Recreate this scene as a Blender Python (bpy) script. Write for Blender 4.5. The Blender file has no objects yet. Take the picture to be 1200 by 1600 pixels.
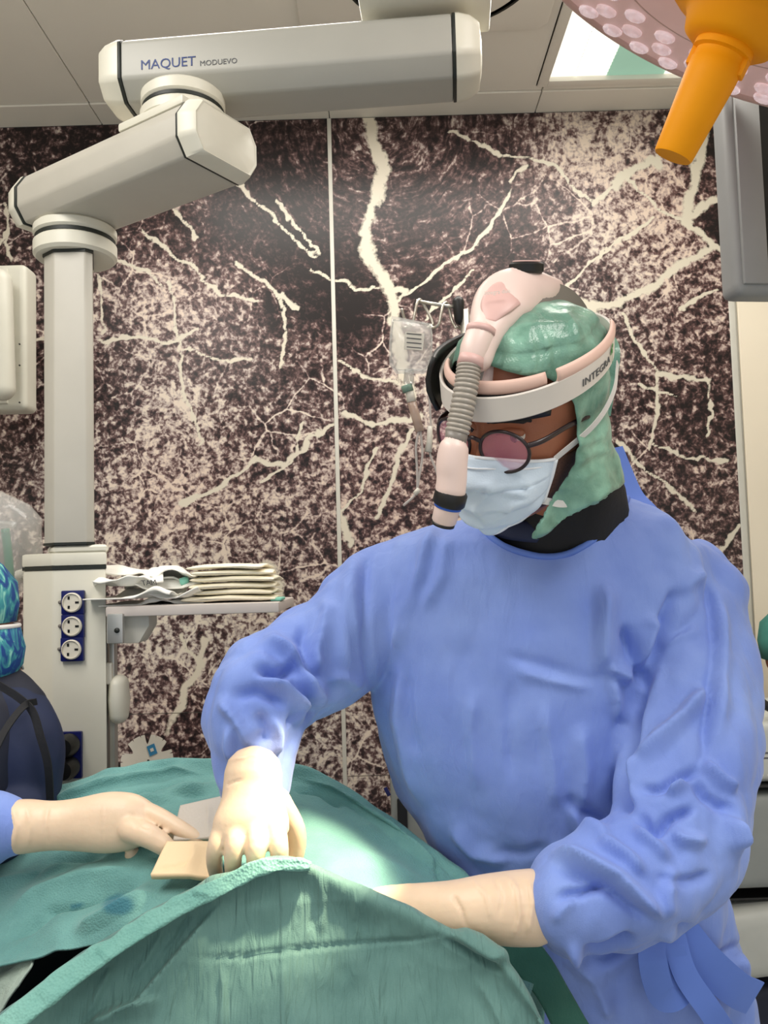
import bpy, bmesh, math, random
import numpy as np
from mathutils import Vector, Matrix
random.seed(7)
scene = bpy.context.scene
col = scene.collection

# ------------------------------------------------------------------ camera
FPX = 1300.0
PITCH, ROLL = math.radians(3.7), math.radians(1.6)
C = np.array([0.0, 0.0, 1.45])
F = np.array([0, math.cos(PITCH), math.sin(PITCH)])
R0 = np.array([1.0, 0, 0]); U0 = np.array([0, -math.sin(PITCH), math.cos(PITCH)])
R = math.cos(ROLL) * R0 - math.sin(ROLL) * U0
U = math.sin(ROLL) * R0 + math.cos(ROLL) * U0
cam_data = bpy.data.cameras.new('camera')
cam_data.sensor_fit = 'VERTICAL'; cam_data.sensor_height = 36.0
cam_data.lens = FPX / 1600.0 * 36.0
cam_data.clip_start = 0.05
cam = bpy.data.objects.new('camera', cam_data); col.objects.link(cam)
cam.matrix_world = Matrix(((R[0], U[0], -F[0], C[0]), (R[1], U[1], -F[1], C[1]), (R[2], U[2], -F[2], C[2]), (0, 0, 0, 1)))
scene.camera = cam

# ------------------------------------------------------------------ light
vs = scene.view_settings
vs.view_transform = 'Standard'; vs.look = 'None'; vs.exposure = 0.28; vs.gamma = 1.0
vs.use_curve_mapping = False
world = bpy.data.worlds.new('world'); scene.world = world; world.use_nodes = True
bg = world.node_tree.nodes['Background']
bg.inputs[0].default_value = (0.94, 0.97, 1.0, 1); bg.inputs[1].default_value = 0.66

def area_light(name, loc, target, sx, sy, watts, color):
    l = bpy.data.lights.new(name, 'AREA'); l.shape = 'RECTANGLE'; l.size = sx; l.size_y = sy
    l.energy = watts; l.color = color
    o = bpy.data.objects.new(name, l); col.objects.link(o)
    o.location = loc
    o.rotation_euler = (Vector(target) - Vector(loc)).to_track_quat('-Z', 'Y').to_euler()
    return o
# luminaires of the operating-room ceiling, in front of and above the table
area_light('ceiling_luminaire_light', (-1.0, 0.3, 2.86), (-1.0, 0.3, 0), 0.6, 1.6, 27, (1, 0.96, 0.9))
area_light('ceiling_luminaire_light', (0.9, 0.1, 2.86), (0.9, 0.1, 0), 0.6, 1.6, 27, (1, 0.96, 0.9))
area_light('ceiling_luminaire_light', (0.1, 1.9, 2.86), (0.1, 1.9, 0), 1.6, 0.5, 18, (1, 0.95, 0.88))

# ------------------------------------------------------------------ helpers
def ray(x, y): return F + (x - 600) / FPX * R + (800 - y) / FPX * U
def at(x, y, d): return C + d * ray(x, y)
def proj(P):
    q = np.asarray(P) - C; d = q @ F
    return np.stack([600 + FPX * (q @ R) / d, 800 - FPX * (q @ U) / d], -1)
def on_y(x, y, Y):
    v = ray(x, y); return C + v * (Y / v[1])
def on_z(x, y, z):
    v = ray(x, y); return C + v * ((z - C[2]) / v[2])
def lin(c): return tuple((v / 255 / 12.92) if v / 255 <= 0.04045 else ((v / 255 + 0.055) / 1.055) ** 2.4 for v in c)
def nrm(v): v = np.asarray(v, float); return v / (np.linalg.norm(v) + 1e-12)

MATS = {}
def mat(name, rgb, rough=0.5, metal=0.0, spec=0.5, var=0.05, vscale=12, bump=0.0, bscale=200, bstretch=(1, 1, 1),
        trans=0.0, alpha=1.0, emit=None, estr=0, sheen=0.0, coat=0.0, sss=0.0, rgb2=None):
    m = bpy.data.materials.new(name); m.use_nodes = True
    nt = m.node_tree; b = nt.nodes['Principled BSDF']
    c = lin(rgb)
    tc = nt.nodes.new('ShaderNodeTexCoord')
    nz = nt.nodes.new('ShaderNodeTexNoise'); nz.inputs['Scale'].default_value = vscale; nz.inputs['Detail'].default_value = 4
    nt.links.new(tc.outputs['Object'], nz.inputs['Vector'])
    rp = nt.nodes.new('ShaderNodeValToRGB'); rp.color_ramp.elements[0].position = 0.3; rp.color_ramp.elements[1].position = 0.7
    c2 = lin(rgb2) if rgb2 else tuple(min(1, v * (1 + var)) for v in c)
    c1 = c if rgb2 else tuple(v * (1 - var) for v in c)
    rp.color_ramp.elements[0].color = (*c1, 1); rp.color_ramp.elements[1].color = (*c2, 1)
    nt.links.new(nz.outputs['Fac'], rp.inputs['Fac'])
    nt.links.new(rp.outputs['Color'], b.inputs['Base Color'])
    b.inputs['Roughness'].default_value = rough; b.inputs['Metallic'].default_value = metal
    b.inputs['Specular IOR Level'].default_value = spec
    b.inputs['Transmission Weight'].default_value = trans; b.inputs['Alpha'].default_value = alpha
    b.inputs['Sheen Weight'].default_value = sheen; b.inputs['Coat Weight'].default_value = coat
    if sss: b.inputs['Subsurface Weight'].default_value = sss; b.inputs['Subsurface Scale'].default_value = 0.01
    if emit: b.inputs['Emission Color'].default_value = (*lin(emit), 1); b.inputs['Emission Strength'].default_value = estr
    if bump:
        mp = nt.nodes.new('ShaderNodeMapping'); mp.inputs['Scale'].default_value = bstretch
        nt.links.new(tc.outputs['Object'], mp.inputs['Vector'])
        n2 = nt.nodes.new('ShaderNodeTexNoise'); n2.inputs['Scale'].default_value = bscale; n2.inputs['Detail'].default_value = 3
        nt.links.new(mp.outputs['Vector'], n2.inputs['Vector'])
        bp = nt.nodes.new('ShaderNodeBump'); bp.inputs['Strength'].default_value = bump; bp.inputs['Distance'].default_value = 0.004
        nt.links.new(n2.outputs['Fac'], bp.inputs['Height']); nt.links.new(bp.outputs['Normal'], b.inputs['Normal'])
    MATS[name] = m
    return m

ORG = {}
def tag(o, label, cat, group=None, kind=None):
    if label: o['label'] = label
    if cat: o['category'] = cat
    if group: o['group'] = group
    if kind: o['kind'] = kind
    return o
def thing(name, base, label, cat, group=None):
    o = bpy.data.objects.new(name, None); col.objects.link(o); o.empty_display_size = 0.05
    o.location = tuple(float(v) for v in base); ORG[o] = np.array(base, float)
    return tag(o, label, cat, group)
def obj(name, V, Fc, m, parent=None, smooth=True, sharp=None, label=None, base=None):
    V = np.asarray(V, float)
    if parent is not None: org = ORG[parent]
    elif base is not None: org = np.asarray(base, float)
    else: org = np.array([(V[:, 0].min() + V[:, 0].max()) / 2, (V[:, 1].min() + V[:, 1].max()) / 2, V[:, 2].min()])
    me = bpy.data.meshes.new(name)
    me.from_pydata((V - org).tolist(), [], [tuple(int(i) for i in f) for f in Fc])
    me.materials.append(m if not isinstance(m, str) else MATS[m])
    bm = bmesh.new(); bm.from_mesh(me); bmesh.ops.recalc_face_normals(bm, faces=bm.faces); bm.to_mesh(me); bm.free()
    if smooth:
        me.polygons.foreach_set('use_smooth', [True] * len(me.polygons))
        if sharp: me.set_sharp_from_angle(angle=math.radians(sharp))
    me.update()
    o = bpy.data.objects.new(name, me); col.objects.link(o); ORG[o] = org
    if parent is not None: o.parent = parent
    else: o.location = tuple(org)
    if label: o['label'] = label
    return o
def struct(name, V, Fc, m, **k):
    o = obj(name, V, Fc, m, **k); o['kind'] = 'structure'; return o
def join(*parts):
    V = []; Fc = []; n = 0
    for v, f in parts:
        v = np.asarray(v, float); V.append(v); Fc += [tuple(i + n for i in q) for q in f]; n += len(v)
    return np.concatenate(V), Fc
def frame_box(o, x, y, z, sx, sy, sz, bev=0.0, seg=2):
    """box centred at o with axes x,y,z (unit) and full sizes"""
    bm = bmesh.new(); bmesh.ops.create_cube(bm, size=1.0)
    for v in bm.verts: v.co = Vector((v.co.x * sx, v.co.y * sy, v.co.z * sz))
    if bev: bmesh.ops.bevel(bm, geom=list(bm.edges), offset=bev, segments=seg, affect='EDGES', profile=0.6)
    bm.verts.ensure_lookup_table()
    L = np.array([v.co[:] for v in bm.verts]); Fc = [tuple(v.index for v in f.verts) for f in bm.faces]; bm.free()
    x, y, z = (np.asarray(a, float) for a in (x, y, z))
    return np.asarray(o) + L[:, :1] * x + L[:, 1:2] * y + L[:, 2:3] * z, Fc
EX, EY, EZ = np.eye(3)
def box(o, sx, sy, sz, bev=0.0, seg=2): return frame_box(o, EX, EY, EZ, sx, sy, sz, bev, seg)
def prism(poly, h, o=(0, 0, 0), x=EX, y=EY, z=EZ, bev=0.0, seg=2):
    """polygon in (x,y) extruded 0..h along z, all edges bevelled"""
    bm = bmesh.new()
    vs_ = [bm.verts.new((p[0], p[1], 0)) for p in poly]
    f = bm.faces.new(vs_)
    r = bmesh.ops.extrude_face_region(bm, geom=[f])
    for g in r['geom']:
        if isinstance(g, bmesh.types.BMVert): g.co.z += h
    if bev: bmesh.ops.bevel(bm, geom=list(bm.edges), offset=bev, segments=seg, affect='EDGES', profile=0.6)
    bm.verts.index_update()
    L = np.array([v.co[:] for v in bm.verts]); Fc = [tuple(v.index for v in f.verts) for f in bm.faces]; bm.free()
    x, y, z = (np.asarray(a, float) for a in (x, y, z))
    return np.asarray(o) + L[:, :1] * x + L[:, 1:2] * y + L[:, 2:3] * z, Fc
def cr(P, n):
    """Catmull-Rom resample rows of P to n samples"""
    P = np.asarray(P, float); k = len(P)
    t = np.linspace(0, k - 1, n); i = np.minimum(t.astype(int), k - 2); u = (t - i)[:, None]
    Q = np.concatenate([2 * P[:1] - P[1:2], P, 2 * P[-1:] - P[-2:-1]])
    a, b, c, d = Q[i], Q[i + 1], Q[i + 2], Q[i + 3]
    return 0.5 * ((2 * b) + (-a + c) * u + (2 * a - 5 * b + 4 * c - d) * u ** 2 + (-a + 3 * b - 3 * c + d) * u ** 3)
def tube(pts, rad, n=12, up=None, round_ends=0, cap=True, closed=False):
    """tube along pts, rad scalar / list / list of (side, up) radii"""
    P = np.asarray(pts, float); k = len(P)
    rad = np.asarray(rad, float)
    if rad.ndim == 0: rad = np.full((k, 2), float(rad))
    elif rad.ndim == 1: rad = np.stack([rad, rad], 1)
    if round_ends:
        A = []; B = []
        t0 = nrm(P[0] - P[1]); t1 = nrm(P[-1] - P[-2])
        for j in range(round_ends):
            a = math.pi / 2 * (j + 0.35) / (round_ends + 0.35)
            A.append((P[0] + t0 * rad[0].min() * math.cos(a), rad[0] * math.sin(a)))
            B.append((P[-1] + t1 * rad[-1].min() * math.cos(a), rad[-1] * math.sin(a)))
        P = np.concatenate([[a[0] for a in A], P, [b[0] for b in B[::-1]]])
        rad = np.concatenate([[a[1] for a in A], rad, [b[1] for b in B[::-1]]]); k = len(P)
    T = np.gradient(P, axis=0)
    if closed: T = np.roll(P, -1, 0) - np.roll(P, 1, 0)
    T /= np.linalg.norm(T, axis=1)[:, None] + 1e-12
    ref = np.array(up if up is not None else (0.13, 0.21, 1.0), float)
    if up is None and abs(nrm(ref) @ T[0]) > 0.9: ref = np.array((1.0, 0.2, 0.1))
    V = []; a = np.arange(n) * 2 * math.pi / n
    prev = ref - T[0] * (ref @ T[0])
    for i in range(k):
        u = (ref if up is not None else prev) - T[i] * ((ref if up is not None else prev) @ T[i])
        if np.linalg.norm(u) < 1e-6: u = prev
        u = nrm(u); prev = u; s = np.cross(T[i], u)
        V.append(P[i] + np.cos(a)[:, None] * s * rad[i, 0] + np.sin(a)[:, None] * u * rad[i, 1])
    V = np.concatenate(V); Fc = []
    m = k if closed else k - 1
    for i in range(m):
        for j in range(n):
            i2 = (i + 1) % k
            Fc.append((i * n + j, i * n + (j + 1) % n, i2 * n + (j + 1) % n, i2 * n + j))
    if cap and not closed:
        Fc.append(tuple(range(n))[::-1]); Fc.append(tuple((k - 1) * n + j for j in range(n)))
    return V, Fc
def loft(rings, cap=True):
    n = len(rings[0]); V = np.concatenate(rings); Fc = []
    for i in range(len(rings) - 1):
        for j in range(n): Fc.append((i * n + j, i * n + (j + 1) % n, (i + 1) * n + (j + 1) % n, (i + 1) * n + j))
    if cap: Fc.append(tuple(range(n))[::-1]); Fc.append(tuple((len(rings) - 1) * n + j for j in range(n)))
    return V, Fc
def lathe(prof, o, axis, n=24, x=None):
    """profile [(r, h)] about axis at o"""
    z = nrm(axis); x = nrm(np.cross(z, (0.3, 0.2, 0.9) if abs(z[2]) < 0.9 else (1, 0.1, 0))) if x is None else x; y = np.cross(z, x)
    a = np.arange(n) * 2 * math.pi / n
    rings = [np.asarray(o) + z * h + max(r, 1e-5) * (np.cos(a)[:, None] * x + np.sin(a)[:, None] * y) for r, h in prof]
    return loft(rings)
def grid_faces(r, c): return [(i * c + j, i * c + j + 1, (i + 1) * c + j + 1, (i + 1) * c + j) for i in range(r - 1) for j in range(c - 1)]
def sheet(ctrl, nr, nc):
    ctrl = np.asarray(ctrl, float)
    A = np.stack([cr(ctrl[i], nc) for i in range(len(ctrl))])
    return np.stack([cr(A[:, j], nr) for j in range(nc)], 1)
def vnormals(V, Fc):
    N = np.zeros_like(V); T = []
    for f in Fc:
        T.append(f[:3])
        if len(f) == 4: T.append((f[0], f[2], f[3]))
    T = np.array(T); n = np.cross(V[T[:, 1]] - V[T[:, 0]], V[T[:, 2]] - V[T[:, 0]])
    for k in range(3): np.add.at(N, T[:, k], n)
    return N / (np.linalg.norm(N, axis=1)[:, None] + 1e-12)
def thicken(V, Fc, t):
    """closed slab: offset copy of an open grid along its normals"""
    N = vnormals(V, Fc); n = len(V); W = np.concatenate([V, V - N * t])
    edges = {}
    for f in Fc:
        for a, b in zip(f, f[1:] + f[:1]):
            if (b, a) in edges: del edges[(b, a)]
            else: edges[(a, b)] = 1
    G = list(Fc) + [tuple(i + n for i in f[::-1]) for f in Fc] + [(b, a, a + n, b + n) for a, b in edges]
    return W, G
def smooth_mesh(V, Fc, it, lam=0.5):
    E = set()
    for f in Fc:
        for a, b in zip(f, f[1:] + f[:1]): E.add((min(a, b), max(a, b)))
    E = np.array(list(E)); deg = np.zeros(len(V)); np.add.at(deg, E[:, 0], 1); np.add.at(deg, E[:, 1], 1)
    for _ in range(it):
        S = np.zeros_like(V); np.add.at(S, E[:, 0], V[E[:, 1]]); np.add.at(S, E[:, 1], V[E[:, 0]])
        V = V + lam * (S / np.maximum(deg, 1)[:, None] - V)
    return V
def smooth_boundary(V, Fc, it=8):
    """even out the stair-stepped open edge of a trimmed grid"""
    cnt = {}
    for f in Fc:
        for a, b in zip(f, f[1:] + f[:1]): k = (min(a, b), max(a, b)); cnt[k] = cnt.get(k, 0) + 1
    E = np.array([k for k, c in cnt.items() if c == 1]); V = V.copy(); idx = np.unique(E)
    for _ in range(it):
        S = np.zeros_like(V); d = np.zeros(len(V))
        for a, b in ((0, 1), (1, 0)): np.add.at(S, E[:, a], V[E[:, b]]); np.add.at(d, E[:, a], 1)
        V[idx] = .5 * V[idx] + .5 * S[idx] / d[idx][:, None]
    return V
def union(parts, voxel, it=2, lam=0.5):
    V, Fc = join(*parts)
    me = bpy.data.meshes.new('tmp'); me.from_pydata(V.tolist(), [], Fc)
    bm = bmesh.new(); bm.from_mesh(me); bmesh.ops.recalc_face_normals(bm, faces=bm.faces); bm.to_mesh(me); bm.free()
    o = bpy.data.objects.new('tmp', me); col.objects.link(o)
    md = o.modifiers.new('r', 'REMESH'); md.mode = 'VOXEL'; md.voxel_size = voxel; md.adaptivity = 0
    bpy.context.view_layer.update()
    e = o.evaluated_get(bpy.context.evaluated_depsgraph_get()); m2 = e.to_mesh()
    W = np.empty(len(m2.vertices) * 3); m2.vertices.foreach_get('co', W); W = W.reshape(-1, 3)
    G = [tuple(p.vertices) for p in m2.polygons]
    e.to_mesh_clear(); bpy.data.objects.remove(o); bpy.data.meshes.remove(me)
    return smooth_mesh(W, G, it, lam), G
def _hash(i, j, k, s):
    h = (i * 374761393 + j * 668265263 + k * 2147483647 + s * 1274126177) & 0xffffffff
    h = ((h ^ (h >> 13)) * 1274126177) & 0xffffffff
    return ((h ^ (h >> 16)) & 0xffff) / 65535.0
def noise(P, scale=1.0, seed=0):
    P = np.asarray(P, float) * scale; I = np.floor(P).astype(np.int64); f = P - I; f = f * f * (3 - 2 * f); r = 0
    for a in (0, 1):
        for b in (0, 1):
            for c in (0, 1):
                w = (f[..., 0] if a else 1 - f[..., 0]) * (f[..., 1] if b else 1 - f[..., 1]) * (f[..., 2] if c else 1 - f[..., 2])
                r = r + w * _hash(I[..., 0] + a, I[..., 1] + b, I[..., 2] + c, seed)
    return r * 2 - 1
def worley(P, scale, seed=0):
    """distance to the nearest jittered lattice point: facets that meet in creases"""
    P = np.asarray(P, float) * scale; I = np.floor(P).astype(np.int64); best = np.full(len(P), 9.0)
    for a in (-1, 0, 1):
        for b in (-1, 0, 1):
            for c in (-1, 0, 1):
                J = I + [a, b, c]
                q = np.stack([_hash(J[:, 0], J[:, 1], J[:, 2], seed + k) for k in (1, 2, 3)], 1)
                best = np.minimum(best, np.linalg.norm(J + q - P, axis=1))
    return best
def polydist(px, poly):
    """distance, signed side and parameter 0..1 of 2-D points to a polyline"""
    poly = np.asarray(poly, float); best = np.full(len(px), 1e9); sd = np.zeros(len(px)); tt = np.zeros(len(px))
    L = np.linalg.norm(np.diff(poly, axis=0), axis=1); tot = L.sum(); acc = 0
    for k in range(len(poly) - 1):
        a, b = poly[k], poly[k + 1]; ab = b - a
        t = np.clip(((px - a) @ ab) / (ab @ ab), 0, 1); q = px - (a + t[:, None] * ab); d = np.hypot(q[:, 0], q[:, 1])
        s = np.sign(ab[0] * q[:, 1] - ab[1] * q[:, 0]); m = d < best
        best[m] = d[m]; sd[m] = (s * d)[m]; tt[m] = ((acc + t * L[k]) / tot)[m]; acc += L[k]
    return best, sd, tt
def folds(V, N, FL, facing=True):
    """ridge (+) and valley (-) displacement in metres along polylines sketched over the cloth"""
    px = proj(V); D = np.zeros(len(V))
    w = np.clip((((C - V) * N).sum(1) / np.linalg.norm(C - V, axis=1) + 0.1) / 0.4, 0, 1) if facing else 1
    for poly, amp, w1, w2 in FL:
        lo = np.min(poly, 0) - max(w1, w2); hi = np.max(poly, 0) + max(w1, w2)
        m = ((px > lo) & (px < hi)).all(1)
        if not m.any(): continue
        d, s, t = polydist(px[m], poly)
        f = np.where(s > 0, 1 - d / w1, 1 - d / w2); f = np.clip(f, 0, 1); f = f ** 1.4
        tp = np.clip(np.minimum(t, 1 - t) * 4, 0.0, 1); D[m] += amp * f * (tp * tp * (3 - 2 * tp))
    return D * w
def text(s, o, x, y, size, m, parent, name='lettering', h=0.0006, bend=None, spacing=1.0, align='LEFT'):
    cu = bpy.data.curves.new('t', 'FONT'); cu.body = s; cu.size = size; cu.extrude = h / 2; cu.align_x = align
    cu.resolution_u = 3; cu.space_character = spacing
    ob = bpy.data.objects.new('t', cu); col.objects.link(ob); bpy.context.view_layer.update()
    e = ob.evaluated_get(bpy.context.evaluated_depsgraph_get()); me = e.to_mesh()
    W = np.array([v.co[:] for v in me.vertices]); Fc = [tuple(p.vertices) for p in me.polygons]
    e.to_mesh_clear(); bpy.data.objects.remove(ob)
    if bend is not None: V = bend(W)
    else:
        z = np.cross(x, y); V = np.asarray(o) + W[:, :1] * x + W[:, 1:2] * y + W[:, 2:3] * z
    return obj(name, V, Fc, m, parent, smooth=False)

# ------------------------------------------------------------------ materials
mat('pendant_grey', (172, 171, 163), 0.4, var=0.02)
mat('pendant_white', (190, 186, 175), 0.42, var=0.03, bump=0.02, bscale=300)
mat('pendant_cap', (224, 221, 206), 0.38, var=0.03)
mat('seal_dark', (28, 34, 30), 0.5)
mat('ceiling_metal', (240, 236, 226), 0.55, var=0.04, vscale=2)
mat('ceiling_gap', (60, 57, 52), 0.8)
mat('cream_wall', (238, 227, 206), 0.5, var=0.03, vscale=3)
mat('joint_strip', (206, 204, 194), 0.5)
mat('floor_vinyl', (176, 180, 178), 0.4, var=0.08, vscale=30)
mat('aluminium', (190, 190, 186), 0.35, metal=0.6)
mat('socket_blue', (16, 24, 92), 0.35)
mat('socket_white', (226, 220, 205), 0.4)
mat('black_plastic', (14, 14, 15), 0.45)
mat('print_blue', (38, 62, 122), 0.5)
mat('print_grey', (88, 90, 92), 0.5)
mat('monitor_grey', (146, 148, 148), 0.45, var=0.03)
mat('monitor_edge', (140, 141, 138), 0.45)
mat('screen_black', (10, 11, 13), 0.15)
mat('orange', (255, 164, 4), 0.55, spec=0.25, var=0.05, bump=0.03, bscale=120)
mat('lamp_pink', (232, 196, 190), 0.35, var=0.04, emit=(235, 190, 186), estr=0.12)  # faint glow added to brighten the lamp face; back and arm share it
mat('lamp_rim', (214, 178, 170), 0.3)
mat('lens_glass', (246, 232, 232), 0.05, spec=0.9, trans=0.5, emit=(255, 240, 245), estr=0.15)
mat('diffuser', (250, 250, 240), 0.4, emit=(255, 253, 240), estr=0.72)
mat('green_glass', (120, 160, 140), 0.3, emit=(150, 190, 168), estr=0.55, bump=0.05, bscale=6)
mat('paper', (240, 238, 230), 0.65, var=0.06, vscale=30, bump=0.15, bscale=60)
mat('paper_print', (70, 70, 72), 0.7)
mat('gauze', (248, 240, 216), 0.8, var=0.05, vscale=40, bump=0.1, bscale=400)
mat('mint', (130, 200, 180), 0.6)
mat('shelf_board', (205, 196, 190), 0.5, var=0.03)
mat('clear_plastic', (235, 240, 238), 0.12, trans=0.75, spec=0.6, alpha=0.55)
mat('bag_plastic', (232, 232, 228), 0.12, spec=0.8, alpha=0.32, bump=0.4, bscale=25)
mat('tube_clear', (215, 210, 205), 0.15, alpha=0.6)
mat('chamber', (190, 165, 150), 0.2, alpha=0.75)
mat('green_tube', (90, 150, 125), 0.35)
mat('steel', (205, 200, 188), 0.28, metal=0.8)
mat('skin', (166, 104, 76), 0.5, var=0.1, vscale=30, bump=0.08, bscale=500, sss=0.1)
mat('beard', (92, 62, 50), 0.7, var=0.25, vscale=400)
mat('hair_dark', (30, 24, 22), 0.6, bump=0.3, bscale=300, bstretch=(1, 1, 6))
mat('eye_white', (225, 215, 205), 0.2)
mat('eye_dark', (28, 18, 14), 0.15)
mat('glass_frame', (38, 26, 30), 0.3)
mat('lens_pink_reflection', (235, 150, 180), 0.05, spec=0.8, alpha=0.2)  # pink reflection on the spectacle lenses put into their colour
mat('mask_blue', (206, 222, 238), 0.75, var=0.03, bump=0.12, bscale=500)
mat('mask_edge', (232, 236, 242), 0.7)
mat('strap_white', (226, 222, 218), 0.7, bump=0.1, bscale=400)
mat('headlight_lit_pink', (232, 208, 200), 0.38, var=0.03)  # near-white plastic with the pink cast of the lighting in its colour
mat('headlight_inset', (214, 176, 170), 0.45, var=0.03)
mat('corrugated_grey', (168, 160, 150), 0.35)
mat('grey_plastic', (130, 124, 118), 0.4)
mat('pad_pink', (226, 190, 176), 0.6)
mat('band_white', (222, 214, 206), 0.42)
mat('lens_lit', (255, 255, 255), 0.2, emit=(255, 246, 225), estr=6)
mat('leaf_green', (40, 130, 50), 0.6)
mat('glove', (226, 200, 172), 0.42, var=0.04, vscale=30, bump=0.12, bscale=90, sss=0.08)
mat('navy', (20, 34, 68), 0.75, var=0.15, vscale=8, bump=0.15, bscale=60)
mat('navy_dark', (18, 24, 44), 0.7, bump=0.1, bscale=80)
mat('black_cloth', (16, 17, 22), 0.8, bump=0.2, bscale=120)
mat('scrub_navy', (24, 34, 66), 0.7, bump=0.1, bscale=80)
mat('grey_vinyl', (138, 142, 138), 0.45, var=0.08, vscale=10, bump=0.15, bscale=12)
mat('pale_vinyl', (186, 188, 180), 0.45, var=0.08, vscale=10, bump=0.15, bscale=12)
mat('teal_cap', (70, 140, 128), 0.7, var=0.15, vscale=30)
mat('white_plastic', (222, 218, 206), 0.4)
mat('table_pad', (30, 32, 36), 0.6)
mat('pad_peach', (240, 212, 172), 0.75, var=0.04, bump=0.1, bscale=300)
mat('pad_grey', (198, 190, 180), 0.8, var=0.05, bump=0.2, bscale=300)
mat('device_white', (206, 204, 190), 0.45, var=0.03)
mat('belt_blue', (92, 124, 206), 0.65)

def floral_mat():
    m = bpy.data.materials.new('floral_cap'); m.use_nodes = True; nt = m.node_tree; b = nt.nodes['Principled BSDF']
    tc = nt.nodes.new('ShaderNodeTexCoord'); mp = nt.nodes.new('ShaderNodeMapping'); mp.inputs['Scale'].default_value = (50, 50, 22)
    nz = nt.nodes.new('ShaderNodeTexNoise'); nz.inputs['Scale'].default_value = 1.0; nz.inputs['Detail'].default_value = 3; nz.inputs['Distortion'].default_value = 1.5
    rp = nt.nodes.new('ShaderNodeValToRGB'); e = rp.color_ramp.elements
    e[0].position = 0.45; e[0].color = (*lin((28, 72, 140)), 1); e[1].position = 0.6; e[1].color = (*lin((70, 160, 165)), 1)
    x = e.new(0.68); x.color = (*lin((150, 215, 200)), 1)
    nt.links.new(tc.outputs['Object'], mp.inputs[0]); nt.links.new(mp.outputs[0], nz.inputs[0]); nt.links.new(nz.outputs['Fac'], rp.inputs[0])
    nt.links.new(rp.outputs[0], b.inputs['Base Color']); b.inputs['Roughness'].default_value = 0.8; MATS['floral_cap'] = m
floral_mat()

def fabric(name, rgb, rgb2, weave=900, wb=0.25, crepe=0.0, cscale=60, cstretch=(4, 4, 0.6), rough=0.7, sheen=0.15, mott=14, translucent=0.0, attr=None, attr_rgb=None):
    m = bpy.data.materials.new(name); m.use_nodes = True; nt = m.node_tree; b = nt.nodes['Principled BSDF']; L = nt.links.new
    tc = nt.nodes.new('ShaderNodeTexCoord')
    nz = nt.nodes.new('ShaderNodeTexNoise'); nz.inputs['Scale'].default_value = mott; nz.inputs['Detail'].default_value = 5; L(tc.outputs['Object'], nz.inputs[0])
    rp = nt.nodes.new('ShaderNodeValToRGB'); e = rp.color_ramp.elements
    e[0].position = 0.35; e[0].color = (*lin(rgb), 1); e[1].position = 0.7; e[1].color = (*lin(rgb2), 1)
    L(nz.outputs['Fac'], rp.inputs[0]); c = rp.outputs[0]
    if attr:
        a = nt.nodes.new('ShaderNodeAttribute'); a.attribute_name = attr
        mx = nt.nodes.new('ShaderNodeMix'); mx.data_type = 'RGBA'; L(a.outputs['Fac'], mx.inputs['Factor']); L(c, mx.inputs['A'])
        mx.inputs['B'].default_value = (*lin(attr_rgb), 1); c = mx.outputs['Result']
    L(c, b.inputs['Base Color']); b.inputs['Roughness'].default_value = rough
    b.inputs['Sheen Weight'].default_value = sheen; b.inputs['Specular IOR Level'].default_value = 0.3 if rough > .5 else .6
    # woven / embossed relief plus optional crepe wrinkles
    vo = nt.nodes.new('ShaderNodeTexVoronoi'); vo.inputs['Scale'].default_value = weave; L(tc.outputs['Object'], vo.inputs['Vector'])
    bp = nt.nodes.new('ShaderNodeBump'); bp.inputs['Strength'].default_value = wb; bp.inputs['Distance'].default_value = 0.0015
    L(vo.outputs['Distance'], bp.inputs['Height']); out = bp.outputs['Normal']
    if crepe:
        mp = nt.nodes.new('ShaderNodeMapping'); mp.inputs['Scale'].default_value = cstretch; L(tc.outputs['Object'], mp.inputs['Vector'])
        n2 = nt.nodes.new('ShaderNodeTexNoise'); n2.inputs['Scale'].default_value = cscale; n2.inputs['Detail'].default_value = 2; n2.inputs['Distortion'].default_value = 0.8
        L(mp.outputs[0], n2.inputs[0])
        b2 = nt.nodes.new('ShaderNodeBump'); b2.inputs['Strength'].default_value = crepe; b2.inputs['Distance'].default_value = 0.006
        L(n2.outputs['Fac'], b2.inputs['Height']); L(out, b2.inputs['Normal']); out = b2.outputs['Normal']
    L(out, b.inputs['Normal'])
    if translucent:
        tr = nt.nodes.new('ShaderNodeBsdfTranslucent'); L(c, tr.inputs['Color']); L(out, tr.inputs['Normal'])
        ms = nt.nodes.new('ShaderNodeMixShader'); ms.inputs[0].default_value = translucent
        L(b.outputs[0], ms.inputs[1]); L(tr.outputs[0], ms.inputs[2]); L(ms.outputs[0], nt.nodes['Material Output'].inputs['Surface'])
    MATS[name] = m
fabric('gown_blue', (114, 139, 211), (132, 157, 222), weave=700, wb=0.12, crepe=0.3, cscale=22, cstretch=(2.5, 2.5, 0.7), mott=9)
fabric('drape_green', (92, 142, 140), (110, 162, 158), weave=420, wb=0.5, crepe=0.1, cscale=40, attr='stain', attr_rgb=(48, 110, 128))
fabric('drape_front', (84, 122, 118), (100, 138, 133), weave=800, wb=0.15, crepe=0.75, cscale=34, cstretch=(3.2, .6, .6))
fabric('drape_band', (104, 158, 150), (124, 176, 166), weave=330, wb=0.7, crepe=0.1)
fabric('drape_dark', (44, 96, 84), (54, 108, 96), weave=600, wb=0.2, crepe=0.2)
fabric('drape_pale', (150, 170, 160), (170, 186, 176), weave=500, wb=0.3, crepe=0.3)
fabric('cap_green', (104, 150, 132), (160, 212, 190), weave=500, wb=0.15, crepe=0.35, cscale=30, cstretch=(1.5, 1.5, 1), mott=26, rough=0.24, translucent=0.2)

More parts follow.
